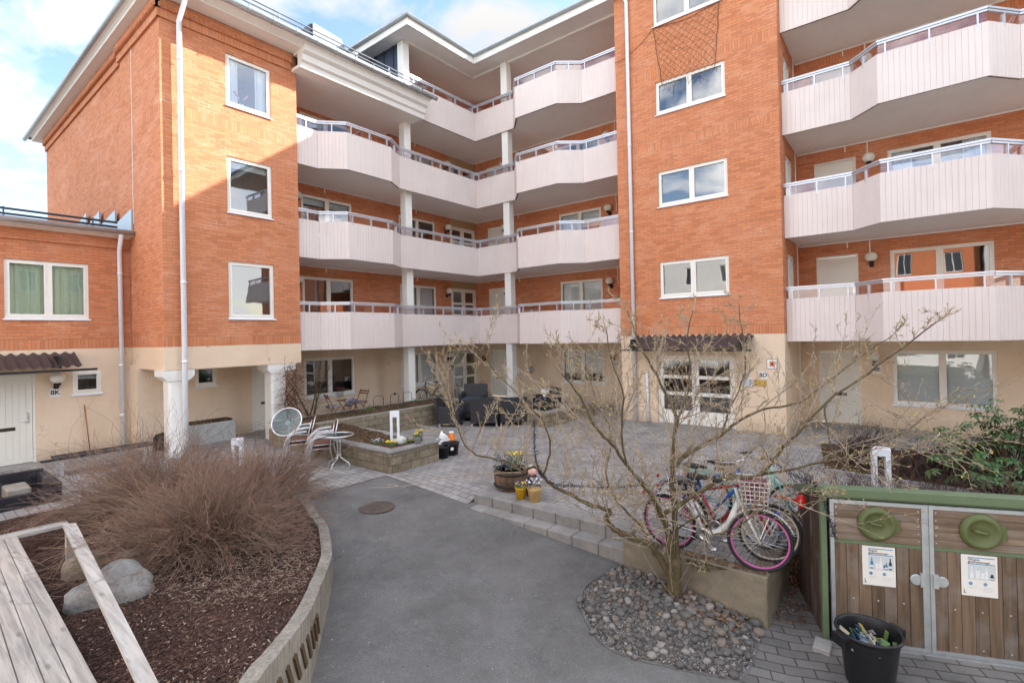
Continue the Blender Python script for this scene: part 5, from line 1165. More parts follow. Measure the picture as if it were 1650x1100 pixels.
# ---- net hung on the tower
random.seed(3); N_ = MB(); cs = [(-5.92, 12.0), (-3.98, 12.0), (-4.15, 10.15), (-5.68, 10.2)]
def nq(a, b):
    u = (cs[0][0] * (1 - a) + cs[1][0] * a) * (1 - b) + (cs[3][0] * (1 - a) + cs[2][0] * a) * b; z = (cs[0][1] * (1 - a) + cs[1][1] * a) * (1 - b) + (cs[3][1] * (1 - a) + cs[2][1] * a) * b
    j = V((mnoise.noise(V((a * 9, b * 9, 1))), mnoise.noise(V((a * 9, b * 9, 7))))) * .05; return FT.P(u + j.x, z - .12 * math.sin(a * PI) * (1 - b) + j.y, .03)
A, B = 9, 8
for i in range(-B, A + 1):
    for sg in (1, -1):
        pts = []
        for k in range(B + 1):
            a = (i + k) / A if sg > 0 else (A - i - k) / A
            if 0 <= a <= 1: pts.append(nq(a, k / B))
        if len(pts) > 1: N_.tube(pts, .0036, 4)
for a, b in ((0, 0), (1, 0)): N_.tube([nq(a, k / 8) for k in range(9)], .009, 4)
N_.tube([nq(k / 8, 0) for k in range(9)], .009, 4)
for i in range(16): q, e = wander(nq(U(.05, .95), 1), (0, U(-1, 1), -1.2), U(.15, .4), 4, .5); N_.tube(q, .0045, 4)
N_.tube([FT.P(-5.92 - 1.3 * t, 12.0 - .62 * math.sin(t * 1.57) ** .8, .04) for t in [k / 12 for k in range(13)]], .009, 4)
tag(N_.build('climbing_net', K('dark_net_cord', (.15, .07, .045), .9)), 'torn dark cord net hanging on the brick tower between two windows', 'net')

# ---- recycling shed
C0 = V((6.32, .77, -.58)); dv = V((.365, -.931, 0)).normalized(); bv = V((-dv.y, dv.x, 0)); rz = math.atan2(dv.y, dv.x)
SH = thing('recycling_shed', 'brown boarded recycling shed with green trim and two round hatches', 'shed', C0, rz)
ww = m_wood('brown_weathered_boards', (.155, .11, .075), 2, 1, .85); wh = m_wood('brown_weathered_cross_boards', (.19, .14, .10), 0, 1, .85); M['shedgreen'] = mottled('green_shed_paint', (.125, .175, .095), .55, 6, .12, .08, 50); M['hatch'] = mottled('olive_green_plastic', (.105, .125, .045), .5, 4, .1, .05, 60)
random.seed(9); m = MB()
for k in range(9):
    y0 = .03 + k * .108; m.hexa([(-.02, y0, .03), (.012, y0, .03), (.012, y0 + .102, .03), (-.02, y0 + .102, .03), (-.02, y0, 1.565 - .26 * y0), (.012, y0, 1.565 - .26 * y0), (.012, y0 + .102, 1.565 - .26 * (y0 + .1)), (-.02, y0 + .102, 1.565 - .26 * (y0 + .1))])
P_loc = lambda mb, n, mt, par: at(par, mb.build(n, mt))
P_loc(m, 'side_wall', m_wood('dark_weathered_side_boards', (.085, .055, .042), 2, 1, .85), SH)
m = MB(); m.hexa([(.02, .06, .02), (2.6, .06, .02), (2.6, 1.0, .02), (.02, 1.0, .02), (.02, .06, 1.55), (2.6, .06, 1.55), (2.6, 1.0, 1.30), (.02, 1.0, 1.30)]); P_loc(m, 'carcass', M['blackpaint'], SH)
m = MB(); m.bbox(-.05, 2.7, -.04, .10, 1.565, 1.655, .008); m.hexa([(-.05, .101, 1.56), (2.7, .101, 1.56), (2.7, 1.06, 1.30), (-.05, 1.06, 1.30), (-.05, .101, 1.645), (2.7, .101, 1.645), (2.7, 1.06, 1.37), (-.05, 1.06, 1.37)]); P_loc(m, 'roof', M['shedgreen'], SH)
m = MB(); m.bbox(-.028, .03, -.022, .045, .0, 1.563, .005); m.box(.031, 2.6, .0, .05, 1.535, 1.563); P_loc(m, 'corner_post', M['shedgreen'], SH)
def hatch(D, cx, z):
    m = MB(); m.smooth = True; mt = Matrix.Translation((cx, -.03, z)) @ Matrix.Rotation(R(90), 4, 'X')
    m.lathe([(.172, 0), (.178, .012), (.172, .028), (.155, .052), (.138, .06), (.125, .055), (.105, .03), (.06, .022), (0, .02)], n=36, mat=mt, sx=1.0, sy=1.0)
    m.smooth = False; m.bbox(cx + .13, cx + .205, -.062, -.03, z - .07, z + .07, .006)
    m.smooth = True; m.tube([(cx - .075, -.055, z + .018), (cx - .05, -.085, z + .012), (cx + .03, -.085, z - .004), (cx + .06, -.055, z - .012)], [.012, .017, .017, .01], 8)
    return P_loc(m, 'hatch', M['hatch'], D)
def sdoor(x0, x1, hx, lx):
    m = MB(); w = .036
    for a, b, c, d in ((x0, x0 + w, .03, 1.53), (x1 - w, x1, .03, 1.53), (x0 + w, x1 - w, 1.53 - w, 1.53), (x0 + w, x1 - w, .03, .03 + w)): m.box(a, b, -.04, -.008, c, d)
    D = P_loc(m, 'door', M['galv'], SH)
    n = 7; a, b = x0 + w, x1 - w
    m = MB()
    for k in range(n): t0, t1 = a + (b - a) * k / n, a + (b - a) * (k + 1) / n; m.bbox(t0 + .002, t1 - .002, -.028 - U(0, .004), -.009, .068, 1.075, .002)
    P_loc(m, 'upright_boards', ww, D)
    m = MB()
    for k in range(5): z0 = 1.112 + k * .077; m.bbox(a, b, -.028 - U(0, .003), -.009, z0 + .0015, z0 + .0745, .002)
    P_loc(m, 'cross_boards', wh, D)
    m = MB(); m.box(a, b, -.033, -.01, 1.076, 1.110); P_loc(m, 'green_rail', M['shedgreen'], D)
    m = MB()
    for k in range(n):
        t = a + (b - a) * (k + .5) / n
        if k % 2: [m.lathe([(.009, 0), (.006, .003), (0, .004)], n=8, mat=Matrix.Translation((t, -.033, z)) @ Matrix.Rotation(R(90), 4, 'X')) for z in (.5, .12)]
    for k in range(5): [m.lathe([(.008, 0), (.005, .003), (0, .004)], n=8, mat=Matrix.Translation((x, -.0325, 1.15 + k * .077)) @ Matrix.Rotation(R(90), 4, 'X')) for x in (a + .025, b - .025)]
    P_loc(m, 'bolt', M['galv'], D)
    hatch(D, hx, 1.305)
    m = MB(); m.smooth = False; s = 1 if lx > (x0 + x1) / 2 else -1; mt = Matrix.Translation((lx - s * .055, -.035, .765)) @ Matrix.Rotation(R(90), 4, 'X'); m.lathe([(.055, 0), (.055, .008), (.05, .012), (0, .012)], n=24, mat=mt); m.box(lx - .025, lx + .02, -.06, -.036, .70, .84); P_loc(m, 'latch', M['galv'], D)
    return D
sdoor(.055, .912, .48, .875); sdoor(.94, 1.80, 1.365, .985); sdoor(1.83, 2.6, 2.2, 2.5)
m = MB(); m.box(.05, 2.6, -.042, .0, .0, .026); m.box(.914, .938, -.03, 0, .03, 1.53); P_loc(m, 'threshold', M['galv'], SH)
SF = Fr(C0, dv, -bv)
PB = K('poster_paper', (.76, .74, .69), .6, amt=.03, bump=0); PBL = K('poster_blue', (.02, .20, .42), .5, bump=0); PGR = K('poster_pale_grey', (.56, .60, .61), .5, amt=.06, bump=0); PDK = K('poster_dark', (.04, .03, .045), .5, bump=0); PBT = K('poster_blue_bottle', (.03, .22, .40), .4, bump=0); PWH = K('poster_white', (.72, .73, .73), .5, bump=0); PBR = K('poster_brown', (.16, .06, .05), .5, bump=0)
def poster(u0, head, label, items):
    F = SF; z1, z0, w = 1.068, .660, .295; n = .0345
    m = MB(); F.box(m, u0, u0 + w, z0, z1, n, n + .004); o = tag(m.build('information_poster', PB), label, 'poster')
    def rect(a, b, c, d, mat, name, e=.0048): q = MB(); q.face([F.P(u0 + a, z0 + c, n + e), F.P(u0 + b, z0 + c, n + e), F.P(u0 + b, z0 + d, n + e), F.P(u0 + a, z0 + d, n + e)]); q.build(name, mat).parent = o
    rect(.055, .275, .378, .386, PBL, 'blue_bar'); rect(.055, .275, .316, .324, PBL, 'blue_bar'); rect(.055, .28, .165, .312, PGR, 'picture')
    for i, s in enumerate(head): text(o, s, .026, F, u0 + .056, z0 + .363 - i * .024, n + .0052, INK, al='LEFT')
    q = MB()
    for (a, h, wd, neck, c) in items:
        q.cur = c; zb = .175
        pr = [(-wd, 0), (wd, 0), (wd, h * .55), (neck, h * .75), (neck, h), (-neck, h), (-neck, h * .75), (-wd, h * .55)]
        q.face([F.P(u0 + a + x, z0 + zb + y, n + .0056) for x, y in pr])
        q.cur = 4; q.face([F.P(u0 + a - wd, z0 + zb + h * .12, n + .006), F.P(u0 + a + wd, z0 + zb + h * .12, n + .006), F.P(u0 + a + wd, z0 + zb + h * .34, n + .006), F.P(u0 + a - wd, z0 + zb + h * .34, n + .006)])
    q.build('bottle_picture', [PDK, PBT, PWH, PBR, PWH]).parent = o
    for a, s in ((.075, 'Ja'), (.195, 'Nej')):
        q = MB(); q.face([F.P(u0 + a + .016 * math.cos(k * .3142), z0 + .125 + .016 * math.sin(k * .3142), n + .005) for k in range(20)]); q.build('blue_disc', PBL).parent = o; text(o, s, .013, F, u0 + a, z0 + .125, n + .0056, WSIGN)
    for a, w2, k0 in ((.06, .075, 2), (.18, .085, 4)):
        q = MB()
        for k in range(k0): e = w2 * (1 - .2 * (k % 2)); q.face([F.P(u0 + a, z0 + .092 - k * .013, n + .005), F.P(u0 + a + e, z0 + .092 - k * .013, n + .005), F.P(u0 + a + e, z0 + .094 - k * .013, n + .005), F.P(u0 + a, z0 + .094 - k * .013, n + .005)])
        q.build('small_print', K('print_grey', (.42, .42, .42), .6, bump=0)).parent = o
    q = MB(); F.box(q, u0 + .018, u0 + .024, z0 + .025, z0 + .055, n + .0045, n + .0052); F.box(q, u0 + .024, u0 + .036, z0 + .025, z0 + .031, n + .0045, n + .0052); F.box(q, u0 + .018, u0 + .024, z0 + .060, z0 + .066, n + .0045, n + .0052); q.build('logo', INK).parent = o
poster(.345, ('Färgade', 'glasförpackningar'), 'poster with coloured bottles reading Färgade glasförpackningar on the shed door', [(.085, .115, .013, .005, 1), (.13, .06, .012, .012, 2), (.165, .125, .015, .005, 2), (.195, .05, .008, .005, 3), (.215, .075, .013, .004, 1), (.25, .12, .013, .005, 0)])
poster(1.20, ('Ofärgade', 'glasförpackningar'), 'poster with clear bottles reading Ofärgade glasförpackningar on the shed door', [(.085, .12, .014, .006, 2), (.135, .08, .018, .018, 2), (.175, .06, .014, .014, 2), (.205, .115, .011, .005, 2), (.25, .055, .016, .010, 0)])

# ---- black rubbish tub
BN = thing('rubbish_tub', 'big round black plastic tub full of cartons in front of the shed', 'bin', (5.80, .36, -.594))
m = MB(); m.smooth = True; m.lathe([(0, 0), (.185, 0), (.19, .01), (.235, .38), (.25, .45), (.25, .48), (.272, .485), (.278, .50), (.274, .515), (.26, .515), (.25, .50), (.24, .42), (.19, .05), (0, .04)], n=40); P_loc(m, 'body', M['black'], BN)
for a in (R(138), R(-42)):
    m = MB(); c, s = math.cos(a), math.sin(a); m.obox((c * .30, s * .30, .49), (c * .035, s * .035, 0), (-s * .07, c * .07, 0), (0, 0, .012)); m.obox((c * .33, s * .33, .455), (c * .006, s * .006, 0), (-s * .07, c * .07, 0), (0, 0, .045)); P_loc(m, 'handle', M['black'], BN)
random.seed(4); m = MB()
for i in range(60):
    a = U(0, 6.28); r = U(0, .21); ax = rv(); ay = ax.orthogonal().normalized(); az = ax.cross(ay); m.cur = random.randrange(6); m.obox((r * math.cos(a), r * math.sin(a), U(.36, .42)), ax * U(.02, .06), ay * U(.01, .03), az * U(.001, .006))
P_loc(m, 'rubbish', [K('carton_blue', (.06, .12, .19)), K('carton_white', (.45, .45, .44)), K('carton_cream', (.45, .38, .25)), K('carton_green', (.12, .2, .06)), K('carton_slate', (.12, .17, .22)), K('carton_yellow', (.36, .27, .07))], BN)
m = MB(); m.bbox(6.02, 6.25, .70, .86, -.60, -.53, .01); tag(m.build('paving_block', M['greycon']), 'loose grey block on the pavement at the shed corner', 'block')

# ---- bicycles
TY = K('tyre_rubber', (.02, .02, .021), .7); CH = K('chrome', (.62, .62, .63), .22, metal=.9, bump=0)
def bike(label, loc, rz, col, rim, lean=0, basket=None, saddle=(.02, .02, .02), guard=None, steer=0, step=True, r=.34):
    mat = K('paint_%d_%d_%d' % tuple(int(c * 100) for c in col), col, .3, amt=.06, bump=0); rm = K('rim_%d_%d' % (int(rim[0] * 100), int(rim[2] * 100)), rim, .35, bump=0)
    B = thing('bicycle', label, 'bicycle', loc, rz); B.rotation_euler = (lean, 0, rz); WB = 1.07; hb = (WB, 0, r)
    head = V((WB - .20, 0, .80)); S = Matrix.Translation(head) @ Matrix.Rotation(steer, 4, (V((-.34, 0, 1))).normalized()) @ Matrix.Translation(-head)
    def wheel(c, T):
        m = MB(); m.smooth = True; q = [V((c[0] + r * .965 * math.cos(2 * PI * k / 36), 0, c[2] + r * .965 * math.sin(2 * PI * k / 36))) for k in range(36)]; m.tube([T @ p for p in q], .0205, 6, closed=True); W = P_loc(m, 'wheel', TY, B)
        m = MB(); m.smooth = True; q = [V((c[0] + r * .885 * math.cos(2 * PI * k / 36), 0, c[2] + r * .885 * math.sin(2 * PI * k / 36))) for k in range(36)]; m.tube([T @ p for p in q], .012, 6, closed=True); P_loc(m, 'rim', rm, W)
        m = MB()
        for k in range(36):
            a = 2 * PI * k / 36; b = a + (.35 if k % 2 else -.35); e = .028 if k % 4 < 2 else -.028
            strand(m, [T @ V((c[0] + .03 * math.cos(b), e, c[2] + .03 * math.sin(b))), T @ V((c[0] + r * .89 * math.cos(a), 0, c[2] + r * .89 * math.sin(a)))], .003, .003)
        m.tube([T @ V((c[0], -.05, c[2])), T @ V((c[0], .05, c[2]))], .022, 8); P_loc(m, 'spokes', CH, W)
    I4 = Matrix.Identity(4); wheel((0, 0, r), I4); wheel(hb, S)
    f = MB(); f.smooth = True; bb = V((.45, 0, .29)); st = V((.27, 0, .72)); h0 = V((WB - .20, 0, .78)); h1 = V((WB - .245, 0, .93))
    f.tube([h0, h1], .021, 8)
    if step: f.tube([h0 + V((0, 0, .03)), V((.74, 0, .48)), V((.6, 0, .34)), bb], [.03, .037, .037, .034], 8)
    else: f.tube([h0, bb], .02, 8); f.tube([h1 - V((0, 0, .03)), st], .018, 8)
    f.tube([bb, st], .018, 8)
    if step: f.tube([bb + V((.03, 0, .12)), V((.36, 0, .66))], .014, 6)
    for s in (-.045, .045): f.tube([bb + V((0, s * .6, 0)), V((0, s, r))], .010, 6); f.tube([st + V((0, s * .4, -.04)), V((0, s, r))], .009, 6)
    P_loc(f, 'frame', mat, B)
    f = MB(); f.smooth = True
    for s in (-.05, .05): f.tube([S @ p for p in (V((WB - .19, 0, .775)), V((WB - .17, s, .72)), V((WB - .10, s, .55)), V((WB, s, r)))], .012, 6)
    P_loc(f, 'fork', mat, B)
    f = MB(); f.smooth = True; f.tube([S @ p for p in (h1, V((WB - .275, 0, 1.03)))], .013, 8); f.tube([S @ V(p) for p in ((WB - .46, -.30, 1.06), (WB - .34, -.27, 1.08), (WB - .27, -.1, 1.04), (WB - .27, .1, 1.04), (WB - .34, .27, 1.08), (WB - .46, .30, 1.06))], .011, 8); P_loc(f, 'handlebar', CH, B)
    for s in (-1, 1): f = MB(); f.smooth = True; f.tube([S @ V((WB - .47, s * .303, 1.058)), S @ V((WB - .36, s * .275, 1.078))], .017, 8); P_loc(f, 'grip', M['black'], B)
    f = MB(); f.smooth = True; f.tube([st, V((.235, 0, .86))], .013, 8); f.ball((.20, 0, .89), .1, 14, 8, (1.35, .85, .36)); f.ball((.33, 0, .895), .05, 10, 6, (1.6, .6, .5)); P_loc(f, 'saddle', K('saddle_%d' % int(saddle[0] * 100), saddle, .5), B)
    f = MB(); f.smooth = True
    gm = guard or mat
    def arc(c, a0, a1, T):
        q = [T @ V((c[0] + (r + .028) * math.cos(R(a0 + (a1 - a0) * k / 18)), 0, c[2] + (r + .028) * math.sin(R(a0 + (a1 - a0) * k / 18)))) for k in range(19)]
        for A, Bq in zip(q, q[1:]): f.bar(A, Bq, .05, .006, up=(A - (T @ V(c))))
    arc((0, 0, r), 15, 200, I4); P_loc(f, 'mudguard', gm, B); f = MB(); f.smooth = True; arc(hb, 20, 165, S); P_loc(f, 'mudguard', gm, B)
    f = MB(); f.smooth = True; f.lathe([(.085, -.005), (.09, 0), (.085, .005), (.03, .006), (.03, -.006)], n=24, mat=Matrix.Translation((.45, -.05, .29)) @ Matrix.Rotation(R(90), 4, 'X'))
    for s in (1, -1): f.tube([(.45, -.07 * s, .29), (.45 + .12 * s, -.075 * s, .29 - .12 * s), ], .009, 6); f.box(.45 + .12 * s - .045, .45 + .12 * s + .045, -.075 * s - .05, -.075 * s + .05, .29 - .12 * s - .01, .29 - .12 * s + .01)
    f.tube([(.45, -.05, .375), (0, -.05, r + .035)], .005, 4); f.tube([(.45, -.05, .205), (0, -.05, r - .035)], .005, 4); P_loc(f, 'crank', CH, B)
    f = MB(); f.smooth = True
    for s in (-.06, .06): f.tube([(.22, s, .74), (-.02, s, .75), (-.28, s, .74)], .007, 5); f.tube([(-.18, s, .745), (0, s, r)], .006, 5)
    for x in (-.28, -.15, -.02, .1): f.tube([(x, -.06, .745), (x, .06, .745)], .006, 5)
    P_loc(f, 'rack', CH if guard is None else gm, B)
    f = MB(); f.ball((-.33, 0, .66), .03, 10, 6, (.5, 1.3, 1)); P_loc(f, 'rear_light', K('red_reflector', (.5, .01, .01), .25, bump=0), B)
    if basket:
        T = S @ Matrix.Translation((WB - .04, 0, .80)); f = MB()
        for k in range(6):
            z = k * .05; gx = .13 + .03 * k / 5; gy = .15 + .03 * k / 5; q = [T @ V(p) for p in ((-gx, -gy, z), (gx, -gy, z), (gx, gy, z), (-gx, gy, z))]; f.tube(q, .007, 5, closed=True)
        for k in range(7):
            for sx, sy in ((1, 0), (-1, 0), (0, 1), (0, -1)):
                t = -1 + 2 * k / 6; p = lambda g, h: (sx * g if sx else t * g, sy * h if sy else t * h)
                a = p(.13, .15); b = p(.16, .18); f.tube([T @ V((*a, 0)), T @ V((*b, .25))], .004, 4)
        P_loc(f, 'basket', K('white_wire', (.75, .75, .74), .4, bump=0), B)
        f = MB(); f.hexa([T @ V(p) for p in ((-.11, -.13, .01), (.11, -.13, .01), (.11, .13, .01), (-.11, .13, .01), (-.135, -.155, .225), (.135, -.155, .225), (.135, .155, .225), (-.135, .155, .225))]); P_loc(f, 'basket_lining', K('plum_cloth', (.17, .055, .08), .9, bump=.3), B)
    return B
WH = (.76, .75, .73)
bike('white step through bicycle with pink rims and a white wire front basket', (6.29, 2.46, .01), R(-91), WH, (.52, .12, .33), R(4), True, steer=R(16))
bike('blue and white bicycle with black saddle parked behind the white one', (7.05, 2.62, .006), R(-96), (.02, .10, .42), (.6, .6, .6), R(-3), steer=R(-25), step=False)
bike('red bicycle with black saddle between the white and blue bicycles', (6.66, 2.42, .006), R(-93), (.40, .02, .03), (.55, .5, .42), R(5), steer=R(20), step=False, guard=K('dull_guard', (.35, .35, .36), .3, metal=.6, bump=0))
bike('mint green step through bicycle farthest from the retaining wall', (7.45, 2.35, .006), R(-84), (.22, .52, .42), (.6, .6, .6), R(3), steer=R(30), guard=K('mint_guard', (.2, .45, .38), .4, bump=0))
bike('black bicycle leaning beside the white column under the blinds', (14.25, 15.12, .05), R(181), (.02, .02, .022), (.3, .3, .3), R(-5), step=False, guard=K('black_guard', (.02, .02, .02), .4, bump=0))
m = MB(); m.smooth = True; m.ball((6.62, 1.02, .78), .055, 14, 10, (.9, 1, 1.5)); m.tube([(6.62, 1.06, .78), (6.6, 1.3, .8)], .012, 6); tag(m.build('red_reflector_lamp', K('red_lamp', (.55, .015, .01), .3, bump=0)), 'big red bicycle reflector beside the green shed corner', 'reflector')
# ---- garden furniture
WK = K('brown_woven_seat', (.14, .065, .045), .7, sc=20, amt=.35, bump=.5, bsc=90); AL = M['alum']
def stack_chair(label, loc, rz, grp):
    t = thing('stacking_chair', label, 'chair', loc, rz, grp); f = MB(); f.smooth = True
    for s in (-1, 1):
        for e in (0, .028):
            f.tube([tuple(p) for p in smooth_path([(.30 - e, s * .28, 0), (.25 - e, s * .28, .3), (.20 - e, s * .285, .52), (.08 - e * .5, s * .29, .655 - e), (-.1, s * .285, .69 - e), (-.25, s * .26, .70 - e)], 4)], .0115, 7)
        f.tube([(-.32, s * .24, 0), (-.24, s * .24, .40), (-.27, s * .24, .62), (-.33, s * .235, .86)], .011, 7); f.tube([(.24, s * .27, .40), (-.24, s * .24, .40)], .010, 6)
    f.tube([(.24, -.27, .40), (.24, .27, .40)], .010, 6); f.tube([(-.33, -.235, .86), (-.345, 0, .89), (-.33, .235, .86)], .011, 7); P_loc(f, 'frame', AL, t)
    m = MB(); m.bbox(-.24, .25, -.24, .24, .405, .425, .008); P_loc(m, 'seat', WK, t)
    m = MB(); m.hexa([(-.255, -.22, .50), (-.235, -.22, .50), (-.235, .22, .50), (-.255, .22, .50), (-.34, -.22, .86), (-.32, -.22, .86), (-.32, .22, .86), (-.34, .22, .86)]); P_loc(m, 'backrest', WK, t)
    return t
G1 = 'silver stacking chairs beside the block planting bed'
a = stack_chair('silver framed brown chair, lower one of the stack nearest the round table', (5.98, 10.25, .006), R(152), G1)
dup(a, (6.05, 10.21, .09), None, 'silver framed brown chair, upper one of the stack nearest the round table')
for k, l in ((0, 'silver framed brown chair, lower one of the farther stack beside the column'), (1, 'silver framed brown chair on top of the farther stack beside the column')): dup(a, (5.95 + .07 * k, 11.1 - .04 * k, .006 + .085 * k), R(148), l)
TG = m_glass('table_glass', (.62, .68, .66), .35, .02)
def round_table(label, loc, r, h):
    t = thing('round_table', label, 'table', loc); m = MB(); m.smooth = True; m.tube([(r * math.cos(k * PI / 18), r * math.sin(k * PI / 18), h) for k in range(36)], .016, 8, closed=True); P_loc(m, 'table_rim', AL, t)
    m = MB(); m.lathe([(0, h - .004), (r - .01, h - .004), (r - .01, h + .004), (0, h + .004)], n=36); P_loc(m, 'table_top', TG, t)
    for k in range(4):
        a = k * PI / 2 + .4; c, s = math.cos(a), math.sin(a); m = MB(); m.smooth = True; m.tube([tuple(p) for p in smooth_path([(c * (r - .02), s * (r - .02), h - .015), (c * .10, s * .10, h - .05), (c * .04, s * .04, h - .2), (c * .04, s * .04, .26), (c * .10, s * .10, .2), (c * (r - .06), s * (r - .06), .12), (c * (r - .03), s * (r - .03), 0)], 3)], .012, 7); P_loc(m, 'leg', AL, t)
    m = MB(); m.lathe([(.06, h - .09), (.06, h - .07), (.045, h - .07)], n=16); m.lathe([(.055, .27), (.055, .29)], n=16); P_loc(m, 'leg_ring', AL, t)
    return t
round_table('small round glass table with silver legs next to the block bed corner', (6.10, 9.62, .006), .30, .71)
t = round_table('round glass table tipped on edge against the stacked chairs', (6.30, 11.75, .56), .34, .62); t.rotation_euler = V((-.60, -.50, .45)).to_track_quat('Z', 'Y').to_euler()
# dark wicker lounge group
WI = NT('dark_wicker'); p_ = WI.obj(); b_ = WI.n('ShaderNodeTexBrick'); b_.inputs['Scale'].default_value = 1; b_.inputs['Brick Width'].default_value = .03; b_.inputs['Row Height'].default_value = .012; b_.inputs['Mortar Size'].default_value = .002; x_, y_, z_ = WI.sep(p_); WI.l(WI.com(WI.math('ADD', x_, y_), z_), b_.inputs['Vector']); b_.inputs['Color1'].default_value = (.022, .020, .024, 1); b_.inputs['Color2'].default_value = (.045, .042, .048, 1); b_.inputs['Mortar'].default_value = (.006, .006, .007, 1); WI.bump(b_.outputs['Fac'], .5, .006); WI = WI.set(b_.outputs[0], .5)
CUSH = K('slate_cushion', (.035, .045, .07), .9, bump=.1)
def wicker(label, loc, rz, w=.62, hb=.88, flip=False):
    t = thing('wicker_armchair', label, 'armchair', loc, rz, 'dark wicker lounge set'); h = w / 2
    m = MB(); m.bbox(-.30, .32, -h, h, .12, .40, .03); P_loc(m, 'seat', WI, t)
    m = MB(); m.hexa([(-.36, -h, .12), (-.26, -h, .12), (-.26, h, .12), (-.36, h, .12), (-.46, -h - .03, hb), (-.38, -h - .03, hb), (-.38, h + .03, hb), (-.46, h + .03, hb)]); P_loc(m, 'backrest', WI, t)
    for s in (-1, 1):
        m = MB(); m.bbox(-.34, .34, s * h - .045, s * h + .045, .10, .62, .025); P_loc(m, 'armrest', WI, t)
        for x in (-.28, .28): m = MB(); m.box(x - .02, x + .02, s * h - .02, s * h + .02, 0, .12); P_loc(m, 'leg', AL, t)
    m = MB(); m.bbox(-.25, .30, -h + .05, h - .05, .401, .48, .03); P_loc(m, 'cushion', CUSH, t)
    return t
w1_ = wicker('dark wicker armchair at the left end of the lounge set by the block wall', (11.1, 11.25, .006), R(-60), .75)
for x, y, z, r_, l in ((11.65, 10.35, .006, 35, 'dark wicker armchair with its back to the asphalt, middle of the lounge set'), (12.2, 9.75, .006, 50, 'dark wicker armchair turned towards the table, right of the middle one'), (12.75, 11.6, .006, -90, 'dark wicker armchair at the rear of the lounge set below the glazed doors'), (14.6, 10.1, .006, 150, 'dark wicker armchair standing apart in front of the second white column')): dup(w1_, (x, y, z), R(r_), l)
dup(w1_, (12.15, 11.3, .006), R(-150), 'dark wicker armchair under the stacked one in the lounge group'); t = dup(w1_, (12.16, 11.31, .27), R(-150), 'dark wicker armchair set on top of the lounge group, its back rising highest')
WT = thing('wicker_table', 'low dark wicker table with smoked glass top amid the armchairs', 'table', (12.75, 10.65, .006)); m = MB(); m.bbox(-.4, .4, -.55, .55, .05, .40, .02); P_loc(m, 'base', WI, WT); m = MB(); m.bbox(-.42, .42, -.57, .57, .401, .412, .004); P_loc(m, 'table_top', K('smoked_glass', (.03, .032, .035), .08, bump=0), WT)

# folding wooden chairs and table by the dark ground floor window
WD = m_wood('orange_teak', (.30, .125, .045), 2, 1.5, .6, False); CF = NT('patterned_cushion_cloth'); v_ = CF.n('ShaderNodeTexVoronoi'); v_.inputs['Scale'].default_value = 24; CF.l(CF.obj(), v_.inputs['Vector']); r_ = CF.ramp(CF.sep(v_.outputs['Color'])[1], .0, 1, (.02, .02, .05, 1), (.5, .45, .5, 1)); CF = CF.set(r_, .9)
def folding(label, loc, rz):
    t = thing('folding_chair', label, 'chair', loc, rz, 'folding wooden chairs'); h = .20
    m = MB(); [m.bar((.18, s * h, 0), (-.22, s * h, .88), .03, .018) for s in (-1, 1)]; [m.bar((-.2, s * (h - .03), 0), (.14, s * (h - .03), .45), .03, .018) for s in (-1, 1)]; P_loc(m, 'frame', WD, t)
    m = MB(); [m.box(-.16 + k * .075, -.10 + k * .075, -h + .02, h - .02, .44, .455) for k in range(5)]; P_loc(m, 'seat', WD, t)
    m = MB(); [m.bar((-.165 - k * .035, -h, .76 - .0 + k * .075), (-.165 - k * .035, h, .76 + k * .075), .018, .05) for k in range(2)]; P_loc(m, 'backrest', WD, t)
    m = MB(); m.bbox(-.17, .19, -.19, .19, .456, .50, .015); P_loc(m, 'cushion', CF, t); return t
f1_ = folding('folding wooden chair with patterned cushion at the left of the little table', (9.15, 14.75, .1), R(-15)); dup(f1_, (10.35, 14.95, .1), R(190), 'folding wooden chair with patterned cushion below the right edge of the dark window')
t = thing('folding_table', 'small folding wooden table with bright cushions between two folding chairs', 'table', (9.75, 14.85, .1)); m = MB(); m.bbox(-.27, .27, -.25, .25, .60, .625, .005); P_loc(m, 'table_top', WD, t)
for sx in (-1, 1):
    for sy in (-1, 1): m = MB(); m.bar((sx * .24, sy * .2, 0), (-sx * .2, sy * .2, .60), .025, .02); P_loc(m, 'leg', WD, t)
m = MB(); m.smooth = True; m.ball((0, 0, 0), .19, 16, 8, (1, .45, 1)); tag(m.build('patterned_cushion', CF, loc=(9.72, 14.62, .66)), 'colourful patterned cushion propped on the little folding table', 'cushion').rotation_euler = (R(35), 0, 0)

